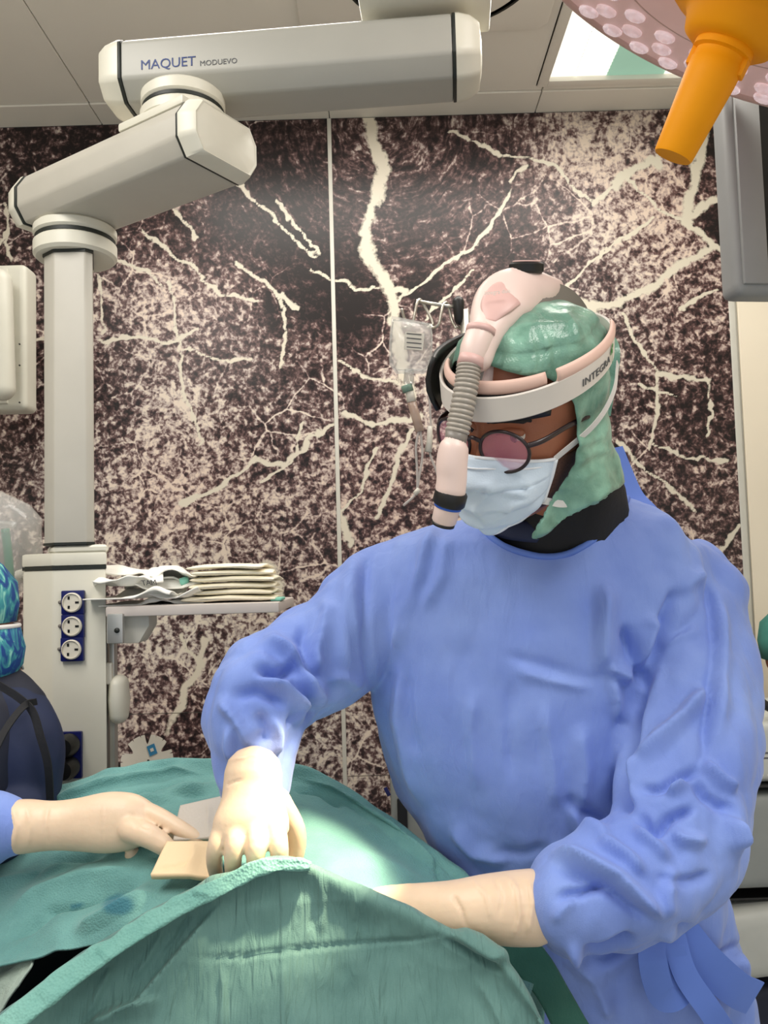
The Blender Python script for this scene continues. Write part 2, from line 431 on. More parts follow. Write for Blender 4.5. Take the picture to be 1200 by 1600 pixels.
# ------------------------------------------------------------------ setting
YW = 2.6                                   # back wall plane
ZC = 2.895                                 # ceiling height
XS = (on_y(515, 187, YW)[0] + on_y(538, 1200, YW)[0]) / 2
XR = (on_y(1143, 470, YW)[0] + on_y(1160, 870, YW)[0]) / 2
XL, XRW, YF = -2.8, 2.6, -2.2

def mural_mat():
    m = bpy.data.materials.new('wood_print'); m.use_nodes = True; nt = m.node_tree; b = nt.nodes['Principled BSDF']; L = nt.links.new
    def N(t, **k):
        n = nt.nodes.new(t)
        for a, v in k.items(): n.inputs[a].default_value = v
        return n
    def mth(op, a, b_=None, c=None):
        n = nt.nodes.new('ShaderNodeMath'); n.operation = op
        for i, v in enumerate((a, b_, c)):
            if v is None: continue
            if isinstance(v, (int, float)): n.inputs[i].default_value = v
            else: L(v, n.inputs[i])
        return n.outputs[0]
    def attr(n):
        a = nt.nodes.new('ShaderNodeAttribute'); a.attribute_name = n; return a
    flow = attr('flow').outputs['Vector']; light = attr('light').outputs['Fac']; crack = attr('crack').outputs['Fac']; fw = attr('flow_weight').outputs['Fac']; red = attr('red').outputs['Fac']
    tc = N('ShaderNodeTexCoord').outputs['Object']
    dis = N('ShaderNodeTexNoise', Scale=14.0, Detail=3.0); L(tc, dis.inputs['Vector'])
    vm = nt.nodes.new('ShaderNodeVectorMath'); vm.operation = 'MULTIPLY_ADD'; L(dis.outputs['Color'], vm.inputs[0]); vm.inputs[1].default_value = (0.03, 0.03, 0.03); L(tc, vm.inputs[2])
    iso = N('ShaderNodeTexNoise', Scale=44.0, Detail=3.0, Roughness=0.5, Distortion=0.0); L(vm.outputs[0], iso.inputs['Vector'])
    isof = N('ShaderNodeTexNoise', Scale=110.0, Detail=2.0, Roughness=0.5); L(vm.outputs[0], isof.inputs['Vector'])
    mid = N('ShaderNodeTexNoise', Scale=9.0, Detail=3.0); L(tc, mid.inputs['Vector'])
    st = N('ShaderNodeTexNoise', Scale=1.0, Detail=4.0, Roughness=0.6, Distortion=0.35); L(flow, st.inputs['Vector'])
    # value = blend of streaks along the rings and isotropic speckle
    iso_v = mth('MULTIPLY_ADD', iso.outputs['Fac'], 0.62, mth('MULTIPLY', isof.outputs['Fac'], 0.38))
    st_v = mth('MULTIPLY_ADD', st.outputs['Fac'], 0.5, mth('MULTIPLY', iso_v, 0.5))
    v = mth('ADD', mth('MULTIPLY', iso_v, mth('SUBTRACT', 1.0, fw)), mth('MULTIPLY', st_v, fw))
    v = mth('MULTIPLY_ADD', mth('SUBTRACT', v, 0.5), 3.0, 0.5)
    v = mth('ADD', v, light)
    v = mth('ADD', v, mth('MULTIPLY', mth('SUBTRACT', mid.outputs['Fac'], 0.5), 0.55))
    # fine pale veins
    vn = N('ShaderNodeTexVoronoi', Scale=7.5); vn.feature = 'DISTANCE_TO_EDGE'; L(vm.outputs[0], vn.inputs['Vector'])
    vein = mth('SUBTRACT', 1.0, mth('MULTIPLY', vn.outputs['Distance'], 34.0)); vein = mth('MAXIMUM', vein, 0.0)
    vmask = N('ShaderNodeTexNoise', Scale=4.0, Detail=1.0); L(tc, vmask.inputs['Vector'])
    vein = mth('MULTIPLY', vein, mth('MAXIMUM', mth('MULTIPLY', mth('SUBTRACT', vmask.outputs['Fac'], 0.45), 5.0), 0.0))
    v = mth('ADD', v, mth('MULTIPLY', mth('MINIMUM', vein, 1.0), 0.45))
    edge = mth('MULTIPLY', mth('SUBTRACT', isof.outputs['Fac'], 0.5), 0.8)
    ck = mth('MULTIPLY', mth('ADD', crack, edge), 2.2); ck = mth('MINIMUM', mth('MAXIMUM', ck, 0.0), 1.0)
    rp = N('ShaderNodeValToRGB'); e = rp.color_ramp.elements
    e[0].position = 0.12; e[0].color = (*lin((26, 20, 21)), 1); e[1].position = 0.95; e[1].color = (*lin((222, 212, 196)), 1)
    for p, c in ((0.36, (62, 46, 46)), (0.55, (110, 88, 86)), (0.74, (184, 173, 166))):
        x = e.new(p); x.color = (*lin(c), 1)
    L(v, rp.inputs[0])
    # warm reddish-brown tint of the wood
    mxr = nt.nodes.new('ShaderNodeMix'); mxr.data_type = 'RGBA'; mxr.blend_type = 'MULTIPLY'; L(mth('MULTIPLY', red, 1.0), mxr.inputs['Factor']); L(rp.outputs[0], mxr.inputs['A'])
    mxr.inputs['B'].default_value = (1.0, 0.86, 0.84, 1)
    mx = nt.nodes.new('ShaderNodeMix'); mx.data_type = 'RGBA'; L(ck, mx.inputs['Factor']); L(mxr.outputs['Result'], mx.inputs['A']); mx.inputs['B'].default_value = (*lin((218, 210, 192)), 1)
    L(mx.outputs['Result'], b.inputs['Base Color']); b.inputs['Roughness'].default_value = 0.32; b.inputs['Specular IOR Level'].default_value = 0.35
    MATS['wood_print'] = m
mural_mat()
CRACKS = [
 ([(572, 180), (584, 225), (602, 262), (590, 310), (570, 350), (576, 395), (598, 432), (612, 470), (620, 520), (630, 590), (642, 622)], 13),
 ([(575, 340), (566, 365)], 9), ([(612, 455), (632, 452)], 8),
 ([(622, 470), (680, 425), (742, 382), (790, 318), (800, 285), (822, 262)], 4),
 ([(700, 205), (780, 240), (862, 258), (896, 290), (925, 322)], 4), ([(925, 322), (962, 290), (985, 275)], 5), ([(965, 288), (985, 268), (1020, 250), (1028, 258)], 11),
 ([(985, 280), (1030, 330), (1075, 342)], 4), ([(905, 478), (960, 478), (1020, 448), (1060, 418), (1112, 388)], 9), ([(898, 478), (925, 482)], 13),
 ([(1068, 345), (1085, 290), (1092, 240), (1108, 190), (1116, 165)], 13), ([(1068, 345), (1100, 372), (1140, 400)], 7), ([(1120, 172), (1138, 170)], 8), ([(1068, 345), (1088, 330), (1120, 310)], 9),
 ([(975, 490), (985, 520), (1005, 545), (1025, 585), (1030, 640), (1018, 700)], 3.5), ([(1030, 586), (1070, 588), (1112, 592)], 5), ([(1110, 592), (1110, 640), (1106, 680)], 2.5),
 ([(1020, 690), (1080, 715), (1140, 720)], 3), ([(960, 690), (1040, 760), (1090, 800)], 4), ([(1155, 820), (1120, 870)], 5), ([(740, 420), (700, 460), (660, 500)], 3),
 ([(830, 470), (890, 440), (960, 380), (1020, 345)], 2.5), ([(1060, 480), (1120, 455)], 2.5), ([(1050, 620), (1000, 600)], 2.5),
 ([(535, 645), (580, 662), (640, 655), (655, 648)], 6), ([(648, 672), (630, 705), (614, 750), (590, 815)], 6), ([(590, 700), (560, 770), (535, 800)], 3), ([(520, 560), (560, 580), (620, 600)], 2),
 ([(372, 285), (420, 330), (455, 370), (490, 402)], 3.5), ([(430, 315), (465, 350), (496, 400)], 2.5), ([(158, 395), (200, 412), (228, 424), (252, 448)], 4.5), ([(222, 360), (262, 388), (300, 420), (340, 455), (400, 470)], 2.5),
 ([(268, 322), (290, 350), (306, 372)], 3), ([(370, 412), (420, 448), (446, 480), (444, 520), (436, 575)], 4.5), ([(420, 450), (470, 480)], 5), ([(155, 532), (215, 525), (260, 535), (310, 512)], 4), ([(290, 545), (350, 562), (390, 560)], 2.5),
 ([(262, 440), (275, 500), (285, 560), (290, 620), (312, 690)], 2.5), ([(525, 658), (480, 690), (440, 725), (400, 715), (350, 760), (280, 790)], 4.5), ([(470, 660), (455, 720), (410, 750)], 3),
 ([(322, 1000), (310, 1040), (293, 1072), (285, 1100), (258, 1145)], 8), ([(318, 1035), (295, 1015), (285, 990)], 5), ([(210, 1000), (225, 985)], 5), ([(418, 885), (432, 905), (440, 935), (425, 950)], 14), ([(530, 800), (545, 850)], 7),
 ([(0, 385), (12, 350), (4, 320)], 3), ([(20, 405), (10, 380), (12, 350)], 4), ([(50, 530), (75, 534)], 3), ([(160, 430), (158, 520)], 2), ([(480, 420), (560, 450), (600, 450)], 2.5),
]
BLOBS = [(270, 470, 70, .26), (280, 640, 70, .24), (330, 830, 190, .10), (240, 960, 160, .10), (560, 1160, 120, .14), (960, 250, 110, .30), (870, 240, 60, .2), (1010, 390, 90, .22), (1050, 560, 90, .05),
         (640, 620, 60, .1), (700, 720, 60, .15), (420, 300, 110, -.30), (120, 250, 140, -.22), (560, 500, 42, -.45), (560, 620, 35, -.3), (660, 450, 30, -.45), (640, 310, 60, -.12), (800, 430, 60, -.18), (520, 420, 70, -.3),
         (110, 620, 90, -.15), (700, 330, 90, -.1), (1080, 660, 90, -.15), (400, 600, 80, -.05), (1090, 230, 30, -.4), (1125, 350, 30, -.5), (1128, 230, 16, -.6), (470, 470, 60, -.2), (830, 280, 60, -.12), (330, 1130, 60, -.2), (390, 960, 60, .1), (170, 720, 80, .08)]
def mural_panel(x0, x1, z0, z1, parent, step=0.01):
    nx = max(3, int((x1 - x0) / step)); nz = max(3, int((z1 - z0) / step))
    X, Z = np.meshgrid(np.linspace(x0, x1, nx), np.linspace(z0, z1, nz))
    V = np.stack([X.ravel(), np.full(X.size, YW - 0.006), Z.ravel()], 1); n = len(V)
    Fc = grid_faces(nz, nx)
    # returned edges give the board its thickness
    rim = [j for j in range(nx)] + [i * nx + nx - 1 for i in range(1, nz)] + [(nz - 1) * nx + j for j in range(nx - 2, -1, -1)] + [i * nx for i in range(nz - 2, 0, -1)]
    back = V[rim] + np.array([0, 0.006, 0]); k = len(rim)
    Fc += [(rim[i], rim[(i + 1) % k], n + (i + 1) % k, n + i) for i in range(k)]
    W = np.concatenate([V, back])
    o = obj('wall_panel', W, Fc, 'wood_print', parent, smooth=False)
    px = proj(W); wob = np.stack([noise(W * [1, 0, 1], 22, 3), noise(W * [1, 0, 1], 22, 4)], 1) * 5 + np.stack([noise(W * [1, 0, 1], 70, 5), noise(W * [1, 0, 1], 70, 6)], 1) * 3
    q = px + wob
    ck = np.full(len(W), -1.0)
    for poly, wd in CRACKS:
        d, s, t = polydist(q, poly); ck = np.maximum(ck, 1 - d / (max(wd, 3.6) * 0.85))
    lt = np.zeros(len(W))
    for x, y, r, a in BLOBS: lt += a * np.exp(-((px[:, 0] - x) ** 2 + (px[:, 1] - y) ** 2) / (r * r))
    lt += -0.06 + 0.07 * np.clip((px[:, 1] - 350) / 600, -0.6, 1)
    c0 = np.array([600.0, 190.0]); dv = q - c0; rr = np.hypot(dv[:, 0], dv[:, 1]); th = np.arctan2(dv[:, 0], dv[:, 1])
    fl = np.stack([rr / 7.0, th * np.clip(rr, 60, 900) / 40.0, np.zeros(len(W))], 1)
    fwt = np.clip(1.15 - rr / 520.0, 0.0, 0.9)
    red = np.clip(0.45 + 0.5 * noise(W * [1, 0, 1], 3.0, 9) - 0.3 * np.clip((px[:, 1] - 800) / 300, 0, 1), 0, 1)
    me = o.data
    for nme, a in (('light', lt), ('crack', ck), ('flow_weight', fwt), ('red', red)):
        at_ = me.attributes.new(nme, 'FLOAT', 'POINT'); at_.data.foreach_set('value', a.astype(np.float32))
    at_ = me.attributes.new('flow', 'FLOAT_VECTOR', 'POINT'); at_.data.foreach_set('vector', fl.astype(np.float32).ravel())
    return o
wall_back = struct('wall_back', *box(((XL + XRW) / 2, YW + 0.06, ZC / 2), XRW - XL + 0.2, 0.12, ZC), 'joint_strip', smooth=False)
PWD = XR - XS
zl = on_y(300, 1113, YW)[2]; zr = on_y(590, 1211, YW)[2]
g = 0.0012
for (a, b_, zs, st) in ((XS - PWD, XS, zl, 0.0062), (XS, XR, zr, 0.0062), (XL, XS - PWD, zl, 0.03)):
    mural_panel(a + 0.006, b_ - 0.006, zs + g, ZC - 0.003, wall_back, st)
    mural_panel(a + 0.006, b_ - 0.006, 0.1, zs - g, wall_back, 0.02 if st < 0.02 else 0.04)
for x in (XS - PWD, XS, XR + 0.002):
    struct('trim_1' if x < XS else 'trim_2' if x == XS else 'trim_3', *box((x, YW - 0.0045, ZC / 2), 0.013 if x <= XS else 0.02, 0.009, ZC - 0.004, 0.002), 'joint_strip')
# plain cream wall section to the right of the print
cw = obj('wall_panel', *box(((XR + 0.018 + XRW) / 2, YW - 0.005, ZC / 2), XRW - XR - 0.02, 0.010, ZC - 0.004, 0.002), 'cream_wall', wall_back)
struct('floor', *box(((XL + XRW) / 2, (YF + YW) / 2, -0.03), XRW - XL + 0.24, YW - YF + 0.2, 0.06), 'floor_vinyl', smooth=False)
struct('wall_left', *box((XL - 0.06, (YF + YW) / 2, ZC / 2), 0.12, YW - YF, ZC), 'cream_wall', smooth=False)
struct('wall_right', *box((XRW + 0.06, (YF + YW) / 2, ZC / 2), 0.12, YW - YF, ZC), 'cream_wall', smooth=False)
# ceiling: dark void plate with separate metal panels below it
ceil = struct('ceiling', *box(((XL + XRW) / 2, (YF + YW) / 2, ZC + 0.07), XRW - XL + 0.24, YW - YF + 0.2, 0.06), 'ceiling_gap', smooth=False)
YB = on_z(515, 152, ZC)[1]                  # inner edge of the border strip along the wall
seams = [on_z(155, 188, ZC)[0], on_z(515, 186, ZC)[0], on_z(838, 170, ZC)[0]]
pw = (seams[2] - seams[0]) / 2
xs = [seams[0] - 3 * pw, seams[0] - 2 * pw, seams[0] - pw, seams[0], seams[1], seams[2], seams[2] + 1.0, XRW]
xs[0] = XL
LX0, LX1 = on_z(858, 125, ZC)[0], on_z(1125, 118, ZC)[0]       # ceiling light opening
LY1 = on_z(858, 126, ZC)[1]; LY0 = LY1 - 1.15
def cpanel(x0, x1, y0, y1, z=ZC):
    obj('ceiling_panel', *box(((x0 + x1) / 2, (y0 + y1) / 2, z + 0.02), x1 - x0 - 0.003, y1 - y0 - 0.003, 0.04, 0.002, 1), 'ceiling_metal', ceil, sharp=30)
for i in range(len(xs) - 1):
    cpanel(xs[i], xs[i + 1], YB, YW, ZC)
xs2 = [XL, seams[0] - 2 * pw, seams[0] - pw, seams[0], seams[1], seams[2]]
for i in range(len(xs2) - 1):
    for y0, y1 in ((YB - 1.3, YB), (YB - 2.6, YB - 1.3), (YF, YB - 2.6)): cpanel(xs2[i], xs2[i + 1], y0, y1, ZC + 0.004)
cpanel(seams[2], XRW, LY1 + 0.03, YB, ZC + 0.004); cpanel(seams[2], LX0 - 0.03, LY0, LY1 + 0.03, ZC + 0.004)
cpanel(LX1 + 0.03, XRW, LY0, LY1 + 0.03, ZC + 0.004); cpanel(seams[2], XRW, YF, LY0, ZC + 0.004)

# ceiling light with ribbed diffusers and one green pane
cl = thing('ceiling_light', ((LX0 + LX1) / 2, (LY0 + LY1) / 2, ZC), 'recessed white ceiling light with ribbed panes and one green pane', 'light')
fw_ = 0.03
for (x0, x1, y0, y1) in ((LX0 - fw_, LX0, LY0, LY1 + fw_), (LX1, LX1 + fw_, LY0, LY1 + fw_), (LX0, LX1, LY1, LY1 + fw_), (LX0, LX1, LY0, LY0 + fw_)):
    obj('frame', *box(((x0 + x1) / 2, (y0 + y1) / 2, ZC + 0.012), x1 - x0, y1 - y0, 0.03, 0.003), 'ceiling_metal', cl, sharp=30)
def ribbed(x0, x1, y0, y1, z, m, nm, rib=0.016):
    n = int((y1 - y0) / rib) * 2; ys = np.linspace(y0, y1, n + 1)
    V = []; 
    for i, y in enumerate(ys): V += [(x0, y, z - (0.004 if i % 2 else 0)), (x1, y, z - (0.004 if i % 2 else 0))]
    V += [(x0, y0, z + .01), (x1, y0, z + .01), (x0, y1, z + .01), (x1, y1, z + .01)]; k = 2 * (n + 1)
    Fc = [(2 * i, 2 * i + 1, 2 * i + 3, 2 * i + 2) for i in range(n)] + [(k, k + 1, k + 3, k + 2)]
    return obj(nm, V, Fc, m, cl, smooth=False)
gx0, gx1 = on_z(950, 117, ZC)[0], on_z(1041, 115, ZC)[0]; sx = on_z(901, 120, ZC)[0]
ribbed(LX0, sx - .003, LY0, LY1, ZC + .012, 'diffuser', 'diffuser'); ribbed(sx + .003, gx0, LY0, LY1, ZC + .012, 'diffuser', 'diffuser')
ribbed(gx1, LX1, LY0, LY1, ZC + .012, 'diffuser', 'diffuser')
obj('green_pane', *box(((gx0 + gx1) / 2, (LY0 + LY1) / 2, ZC + .014), gx1 - gx0, LY1 - LY0, .006, .001), 'green_glass', cl)

# ------------------------------------------------------------------ ceiling pendant
pend_base = at(100, 1330, 1.9)
pend = thing('ceiling_pendant', pend_base, 'jointed white ceiling arm with vertical column and socket box', 'medical pendant')
DOME = ((0.006, 1.015), (0.012, 1.015), (0.032, 0.94), (0.047, 0.80), (0.050, 0.75), (0.0485, 0.71), (0.050, 0.68), (0.054, 0.4), (0.055, 0.05))
FLAT = ((0.006, 1.015), (0.014, 1.015), (0.036, 0.93), (0.040, 0.89), (0.0385, 0.85), (0.039, 0.83), (0.042, 0.5), (0.043, 0.05))
def arm(a, b, sec, name, dome, up=EZ):
    """beam from a to b; sec = polygon (side, height), caps at both ends with dark seal"""
    z = nrm(b - a); x = nrm(np.cross(z, up)); y = np.cross(x, z); L = np.linalg.norm(b - a); sec = np.array(sec)
    o = obj(name, *prism(sec, L - 0.05, a + z * 0.025, x, y, z, 0.006, 2), 'pendant_grey' if dome is DOME else 'pendant_white', pend, sharp=40)
    for p, dr in ((a, -1), (b, 1)):
        s0 = p - dr * z * 0.025
        obj('seal', *prism(sec * 1.012, 0.006, s0 if dr > 0 else s0 - z * 0.006, x, y, z, 0.001, 1), 'seal_dark', o, sharp=40)
        # domed cap
        n = len(sec); dense = np.concatenate([np.linspace(sec[i], sec[(i + 1) % n], 6, endpoint=False) for i in range(n)])
        c = dense.mean(0); rings = []
        for h, k in dome:
            q = c + (dense - c) * k; rings.append(s0 + dr * z * h + q[:, :1] * x + q[:, 1:] * y)
        obj('end_cap', *loft(rings), 'pendant_cap', o, sharp=50)
    return o, x, y, z
def octo(w, h, cx, cz, off=(0, 0)):
    return [(-w / 2 + cx, h / 2), (w / 2 - cx, h / 2), (w / 2, h / 2 - cz), (w / 2, -h / 2 + cz), (w / 2 - cx, -h / 2), (-w / 2 + cx, -h / 2), (-w / 2, -h / 2 + cz), (-w / 2, h / 2 - cz)]
# upper (lettered) arm
zu = at(200, 137, 1.62)[2]
A1 = on_z(192, 137, zu); B1 = on_z(728, 95, zu)
secU = [(.058, .056), (.072, .044), (.072, -.026), (.040, -.056), (-.040, -.056), (-.072, -.026), (-.072, .044), (-.058, .056)]
up_arm, ux, uy, uz = arm(A1, B1, secU, 'upper_arm', DOME)
fo = A1 + ux * 0.0725
def on_front(px, py):                       # point of the arm's front face under a pixel
    v = ray(px, py); t = ((fo - C) @ ux) / (v @ ux); return C + v * t
text('MAQUET', on_front(219, 109), uz, uy, 0.0262, 'print_blue', up_arm, spacing=.98)
text('MODUEVO', on_front(312, 103), uz, uy, 0.0142, 'print_grey', up_arm, spacing=1.0)
# joint between the arms
zj = zu - 0.056
J1 = on_z(287, 178, zj - 0.024)
def disc(o, r, h, m, nm, par, ax=EZ, bev=0.006):
    return obj(nm, *lathe([(0, 0), (r - bev, 0), (r, bev), (r, h - bev), (r - bev, h), (0, h)], o, ax, 40), m, par, sharp=40)
disc(J1 + EZ * 0.004, .078, .03, 'pendant_cap', 'joint_ring', pend)
disc(J1 - EZ * 0.003, .076, .008, 'seal_dark', 'seal', pend, bev=.001)
disc(J1 - EZ * 0.03, .08, .028, 'pendant_cap', 'joint_ring', pend)
# lower arm
zlow = J1[2] - 0.03 - 0.014 - 0.050
B2 = on_z(346, 221, zlow); A2 = on_z(72, 334, zlow)
low_arm, lx, ly, lz = arm(A2, B2, octo(.172, .100, .02, .030), 'lower_arm', FLAT)
pl = nrm(B2 - A2)
obj('joint_plate', *frame_box(np.array([J1[0], J1[1], zlow + .057]) , pl, np.cross(EZ, pl), EZ, .17, .168, .016, .004), 'pendant_cap', pend, sharp=40)
J2 = on_z(118, 358, zlow - .050)
JD = (J2 - C) @ F; jr = 62 * JD / FPX
disc(J2 - EZ * 0.024, jr, .026, 'pendant_cap', 'joint_ring', pend)
disc(J2 - EZ * 0.032, jr - .003, .009, 'seal_dark', 'seal', pend, bev=.001)
disc(J2 - EZ * 0.066, jr, .036, 'pendant_cap', 'joint_ring', pend)
# vertical column
ct = J2 - EZ * 0.066
zb_col = at(115, 852, ct[1])[2]
cw_ = 39 * JD / FPX
colsec = [(-cw_, -.035), (-cw_ * .42, -.060), (cw_ * .78, -.060), (cw_, -.047), (cw_ - .03, .04), (cw_ - .045, .06), (-.03, .06), (-cw_, .04)]
obj('column', *prism(colsec, ct[2] - zb_col, (J2[0], J2[1], zb_col), EX, EY, EZ, .003, 2), 'pendant_white', pend, sharp=40)
obj('seal', *prism(np.array(colsec) * 1.04, .006, (J2[0], J2[1], ct[2] - .006)), 'seal_dark', pend, smooth=False)
obj('seal', *prism(np.array(colsec) * 1.03, .005, (J2[0], J2[1], zb_col - .001)), 'seal_dark', pend, smooth=False)
# service head with sockets
yh = J2[1]; dfr = J2[1] - .07
hx0 = at(34, 1000, dfr + .05)[0]; hx1 = at(166, 1000, dfr)[0]; hxc = at(82, 1000, dfr)[0]
ztop = at(100, 890, dfr)[2]; zbot = at(100, 1420, dfr)[2]; yfr = at(100, 1000, dfr)[1]
hs = [(hx0, yfr + .055), (hxc, yfr), (hx1, yfr), (hx1 - .075, yfr + .22), (hx0 + .03, yfr + .22), (hx0, yfr + .18)]
head_box = obj('service_head', *prism(hs, ztop - zbot, (0, 0, zbot), bev=.004), 'pendant_cap', pend, sharp=40)  # lighter cap colour stands in for stronger light on this box
hc = np.mean(hs, 0)
obj('seal', *prism(hc + (np.array(hs) - hc) * 1.015, .007, (0, 0, ztop)), 'seal_dark', head_box, smooth=False)
obj('top_cap', *prism(hc + (np.array(hs) - hc) * 1.03, .026, (0, 0, ztop + .007), bev=.006), 'pendant_cap', pend, sharp=40)
hs2 = np.array(hs); hs2[:, 0] = np.clip(hs2[:, 0], at(52, 860, dfr)[0], at(190, 860, dfr)[0]); hs2[2:4, 0] += .006
obj('top_cap', *prism(hs2, zb_col - ztop - .032, (0, 0, ztop + .031), bev=.012, seg=3), 'pendant_cap', pend, sharp=40)
def socket(px, py, plug=False):
    c = on_y(px, py, yfr)
    s = obj('socket', *box(c + [0, -.005, 0], .045, .010, .0465, .003), 'socket_blue', pend, sharp=40)
    obj('socket_face', *lathe([(0, 0), (.0192, 0), (.0192, .004), (.017, .006), (.017, .003), (0, .003)], c + [0, -.0095, 0], -EY, 28), 'socket_white', s, sharp=40)
    for dx, dz, w, h in ((-.006, .009, .004, .006), (-.006, -.009, .004, .006), (.010, 0, .007, .004)):
        obj('pin_hole', *box(c + [dx, -.0128, dz], w, .001, h), 'black_plastic', s, smooth=False)
    obj('indicator', *lathe([(0, 0), (.0035, 0), (.0035, .004), (0, .004)], on_y(px - 21.5, py, yfr), -EY, 10), 'grey_plastic', s)
    if plug:
        obj('plug', *lathe([(0, 0), (.021, 0), (.022, .02), (.017, .036), (0, .038)], c + [0, -.012, 0], -EY, 20), 'black_plastic', s, sharp=40)
        e = c + [0, -.04, 0]
        obj('cable', *tube(cr([e, e + [-.02, -.006, -.004], e + [-.05, .012, -.015], e + [-.09, .06, -.12], e + [-.12, .1, -.5]], 20), .0045, 8), 'black_plastic', s)
for p in ((116, 941), (116, 978), (115, 1014)): socket(*p)
for p in ((112, 1161), (112, 1196)): socket(*p, plug=True)
# right-hand rail with clamp and shelf
rx = at(173, 1100, dfr + .03); zr0, zr1 = at(173, 1330, dfr + .03)[2], at(173, 955, dfr + .03)[2]
for dx in (-.009, .006):
    obj('rail', *box((rx[0] + dx, rx[1], (zr0 + zr1) / 2), .010, .022, zr1 - zr0, .002), 'aluminium', pend, sharp=40)
obj('rail_clip', *box(at(171, 1052, dfr + .02), .014, .02, .042, .003), 'white_plastic', pend)
sz = at(300, 950, dfr - .02); sx0, sx1 = at(167, 950, dfr - .02)[0], at(437, 948, dfr - .02)[0]
SHZ = at(300, 944, dfr - .02)[2]
obj('shelf', *box(((sx0 + sx1) / 2, sz[1] + .12, SHZ - .010), sx1 - sx0, .26, .020, .004), 'shelf_board', pend, sharp=40)
cb = at(193, 983, dfr)
obj('shelf_clamp', *prism([(-.034, .031), (.05, .031), (.05, .005), (.03, -.028), (-.034, -.028)], .06, cb + [0, .06, 0], EX, EZ, -EY, .004), 'white_plastic', pend, sharp=40)
obj('clamp_plate', *box(at(181, 982, dfr - .035), .03, .012, .056, .002), 'aluminium', pend, sharp=40)
obj('screw', *lathe([(0, 0), (.005, 0), (.005, .003), (0, .003)], at(183, 985, dfr - .042), -EY, 12), 'seal_dark', pend)
kn = at(186, 1092, dfr + .03)
obj('round_handle', *tube([kn + [0, 0, .03], kn, kn - [0, 0, .03]], [(.018, .03), (.02, .034), (.018, .03)], 18, up=EY, round_ends=4), 'pendant_cap', pend)

# ceiling mounting plate with round cover above the upper arm
zc = ZC - .002
mpl = thing('ceiling_mount', on_z(690, 5, ZC), 'grey ceiling mounting plate with round seam above the lettered arm', 'mounting plate')
mc = on_z(690, -70, ZC)
obj('mounting_plate', *prism([(mc[0] - .36, mc[1] - .33), (mc[0] + .30, mc[1] - .33), (mc[0] + .30, mc[1] + .24), (mc[0] + .27, mc[1] + .27), (mc[0] - .36, mc[1] + .27)], .016, (0, 0, ZC - .014), bev=.004), 'ceiling_metal', mpl, sharp=40)
obj('seam_ring', *lathe([(.245, 0), (.252, 0), (.252, .004), (.245, .004), (.245, 0)], (mc[0], mc[1], ZC - .016), EZ, 64), 'seal_dark', mpl, smooth=False)
obj('cover_disc', *lathe([(0, 0), (.22, 0), (.235, .008), (.235, .012), (0, .012)], (mc[0], mc[1], ZC - .024), EZ, 64), 'ceiling_metal', mpl, sharp=40)
obj('suspension_tube', *lathe([(0, 0), (.06, 0), (.06, .16), (.11, .22), (0, .22)], (on_z(650, 10, zu)[0], on_z(650, 10, zu)[1], ZC - .24), EZ, 32), 'pendant_cap', mpl, sharp=40)
bt = on_z(665, 20, zu + .072)
obj('top_plate', *frame_box(bt + uz * 0 + EZ * .014, uz, ux, EZ, .24, .15, .026, .006), 'pendant_cap', pend, sharp=40)

# ------------------------------------------------------------------ surgical lamp, top right
P0 = at(1170, -4, 1.12); v0 = nrm(P0 - C)
Ad = -.43 * R - .9 * U; Ad = nrm(Ad - v0 * (Ad @ v0)); nl = nrm(math.cos(math.radians(23)) * Ad - math.sin(math.radians(23)) * v0)
t1 = nrm(np.cross(nl, v0)); t2 = np.cross(nl, t1)
lamp = thing('surgical_lamp', P0, 'pink-white surgical lamp head with orange handle at the upper right', 'lamp')
obj('lamp_face', *lathe([(0, -.02), (.338, -.02), (.338, .0), (.31, .004), (.19, .004), (.185, .008), (.08, .010), (0, .010)], P0, nl, 96), 'lamp_pink', lamp, sharp=30)
obj('rim', *tube([P0 + nl * -.006 + .345 * (math.cos(a) * t1 + math.sin(a) * t2) for a in np.linspace(0, 2 * math.pi, 96, endpoint=False)], .012, 10, closed=True), 'lamp_rim', lamp)
obj('rim', *tube([P0 + nl * .004 + .188 * (math.cos(a) * t1 + math.sin(a) * t2) for a in np.linspace(0, 2 * math.pi, 96, endpoint=False)], .004, 8, closed=True), 'lamp_rim', lamp)
obj('lamp_back', *lathe([(0, -.085), (.18, -.08), (.30, -.055), (.345, -.02), (0, -.02)], P0, nl, 64), 'lamp_pink', lamp, sharp=40)
for r_, n_, ph in ((.225, 22, 0.0), (.272, 28, .1), (.312, 34, .03)):
    for k in range(n_):
        a = 2 * math.pi * k / n_ + ph; c_ = P0 + nl * .004 + r_ * (math.cos(a) * t1 + math.sin(a) * t2)
        le = obj('led_lens', *lathe([(0, 0), (.017, 0), (.0175, .003), (.014, .006), (.012, .003), (.006, .009), (0, .010)], c_, nl, 14), 'lens_glass', lamp)
obj('handle_hub', *lathe([(0, .0), (.105, .0), (.108, .012), (.092, .024), (.075, .030), (.068, .040), (.062, .058), (.05, .066), (0, .067)], P0, nl, 48), 'orange', lamp, sharp=50)
hb = P0 + nl * .064
obj('handle', *lathe([(0, 0), (.040, 0), (.041, .012), (.0345, .014), (.0345, .024), (.036, .026), (.0355, .045), (.0275, .150), (.026, .153), (0, .153)], hb, nl, 40), 'orange', lamp, sharp=40)
for sgn in (-1, 1):
    obj('latch', *frame_box(hb + nl * .022 + sgn * .034 * nrm(t1 + .3 * t2), nrm(t1 + .3 * t2), np.cross(nl, nrm(t1 + .3 * t2)), nl, .012, .02, .026, .003), 'orange', lamp, sharp=40)
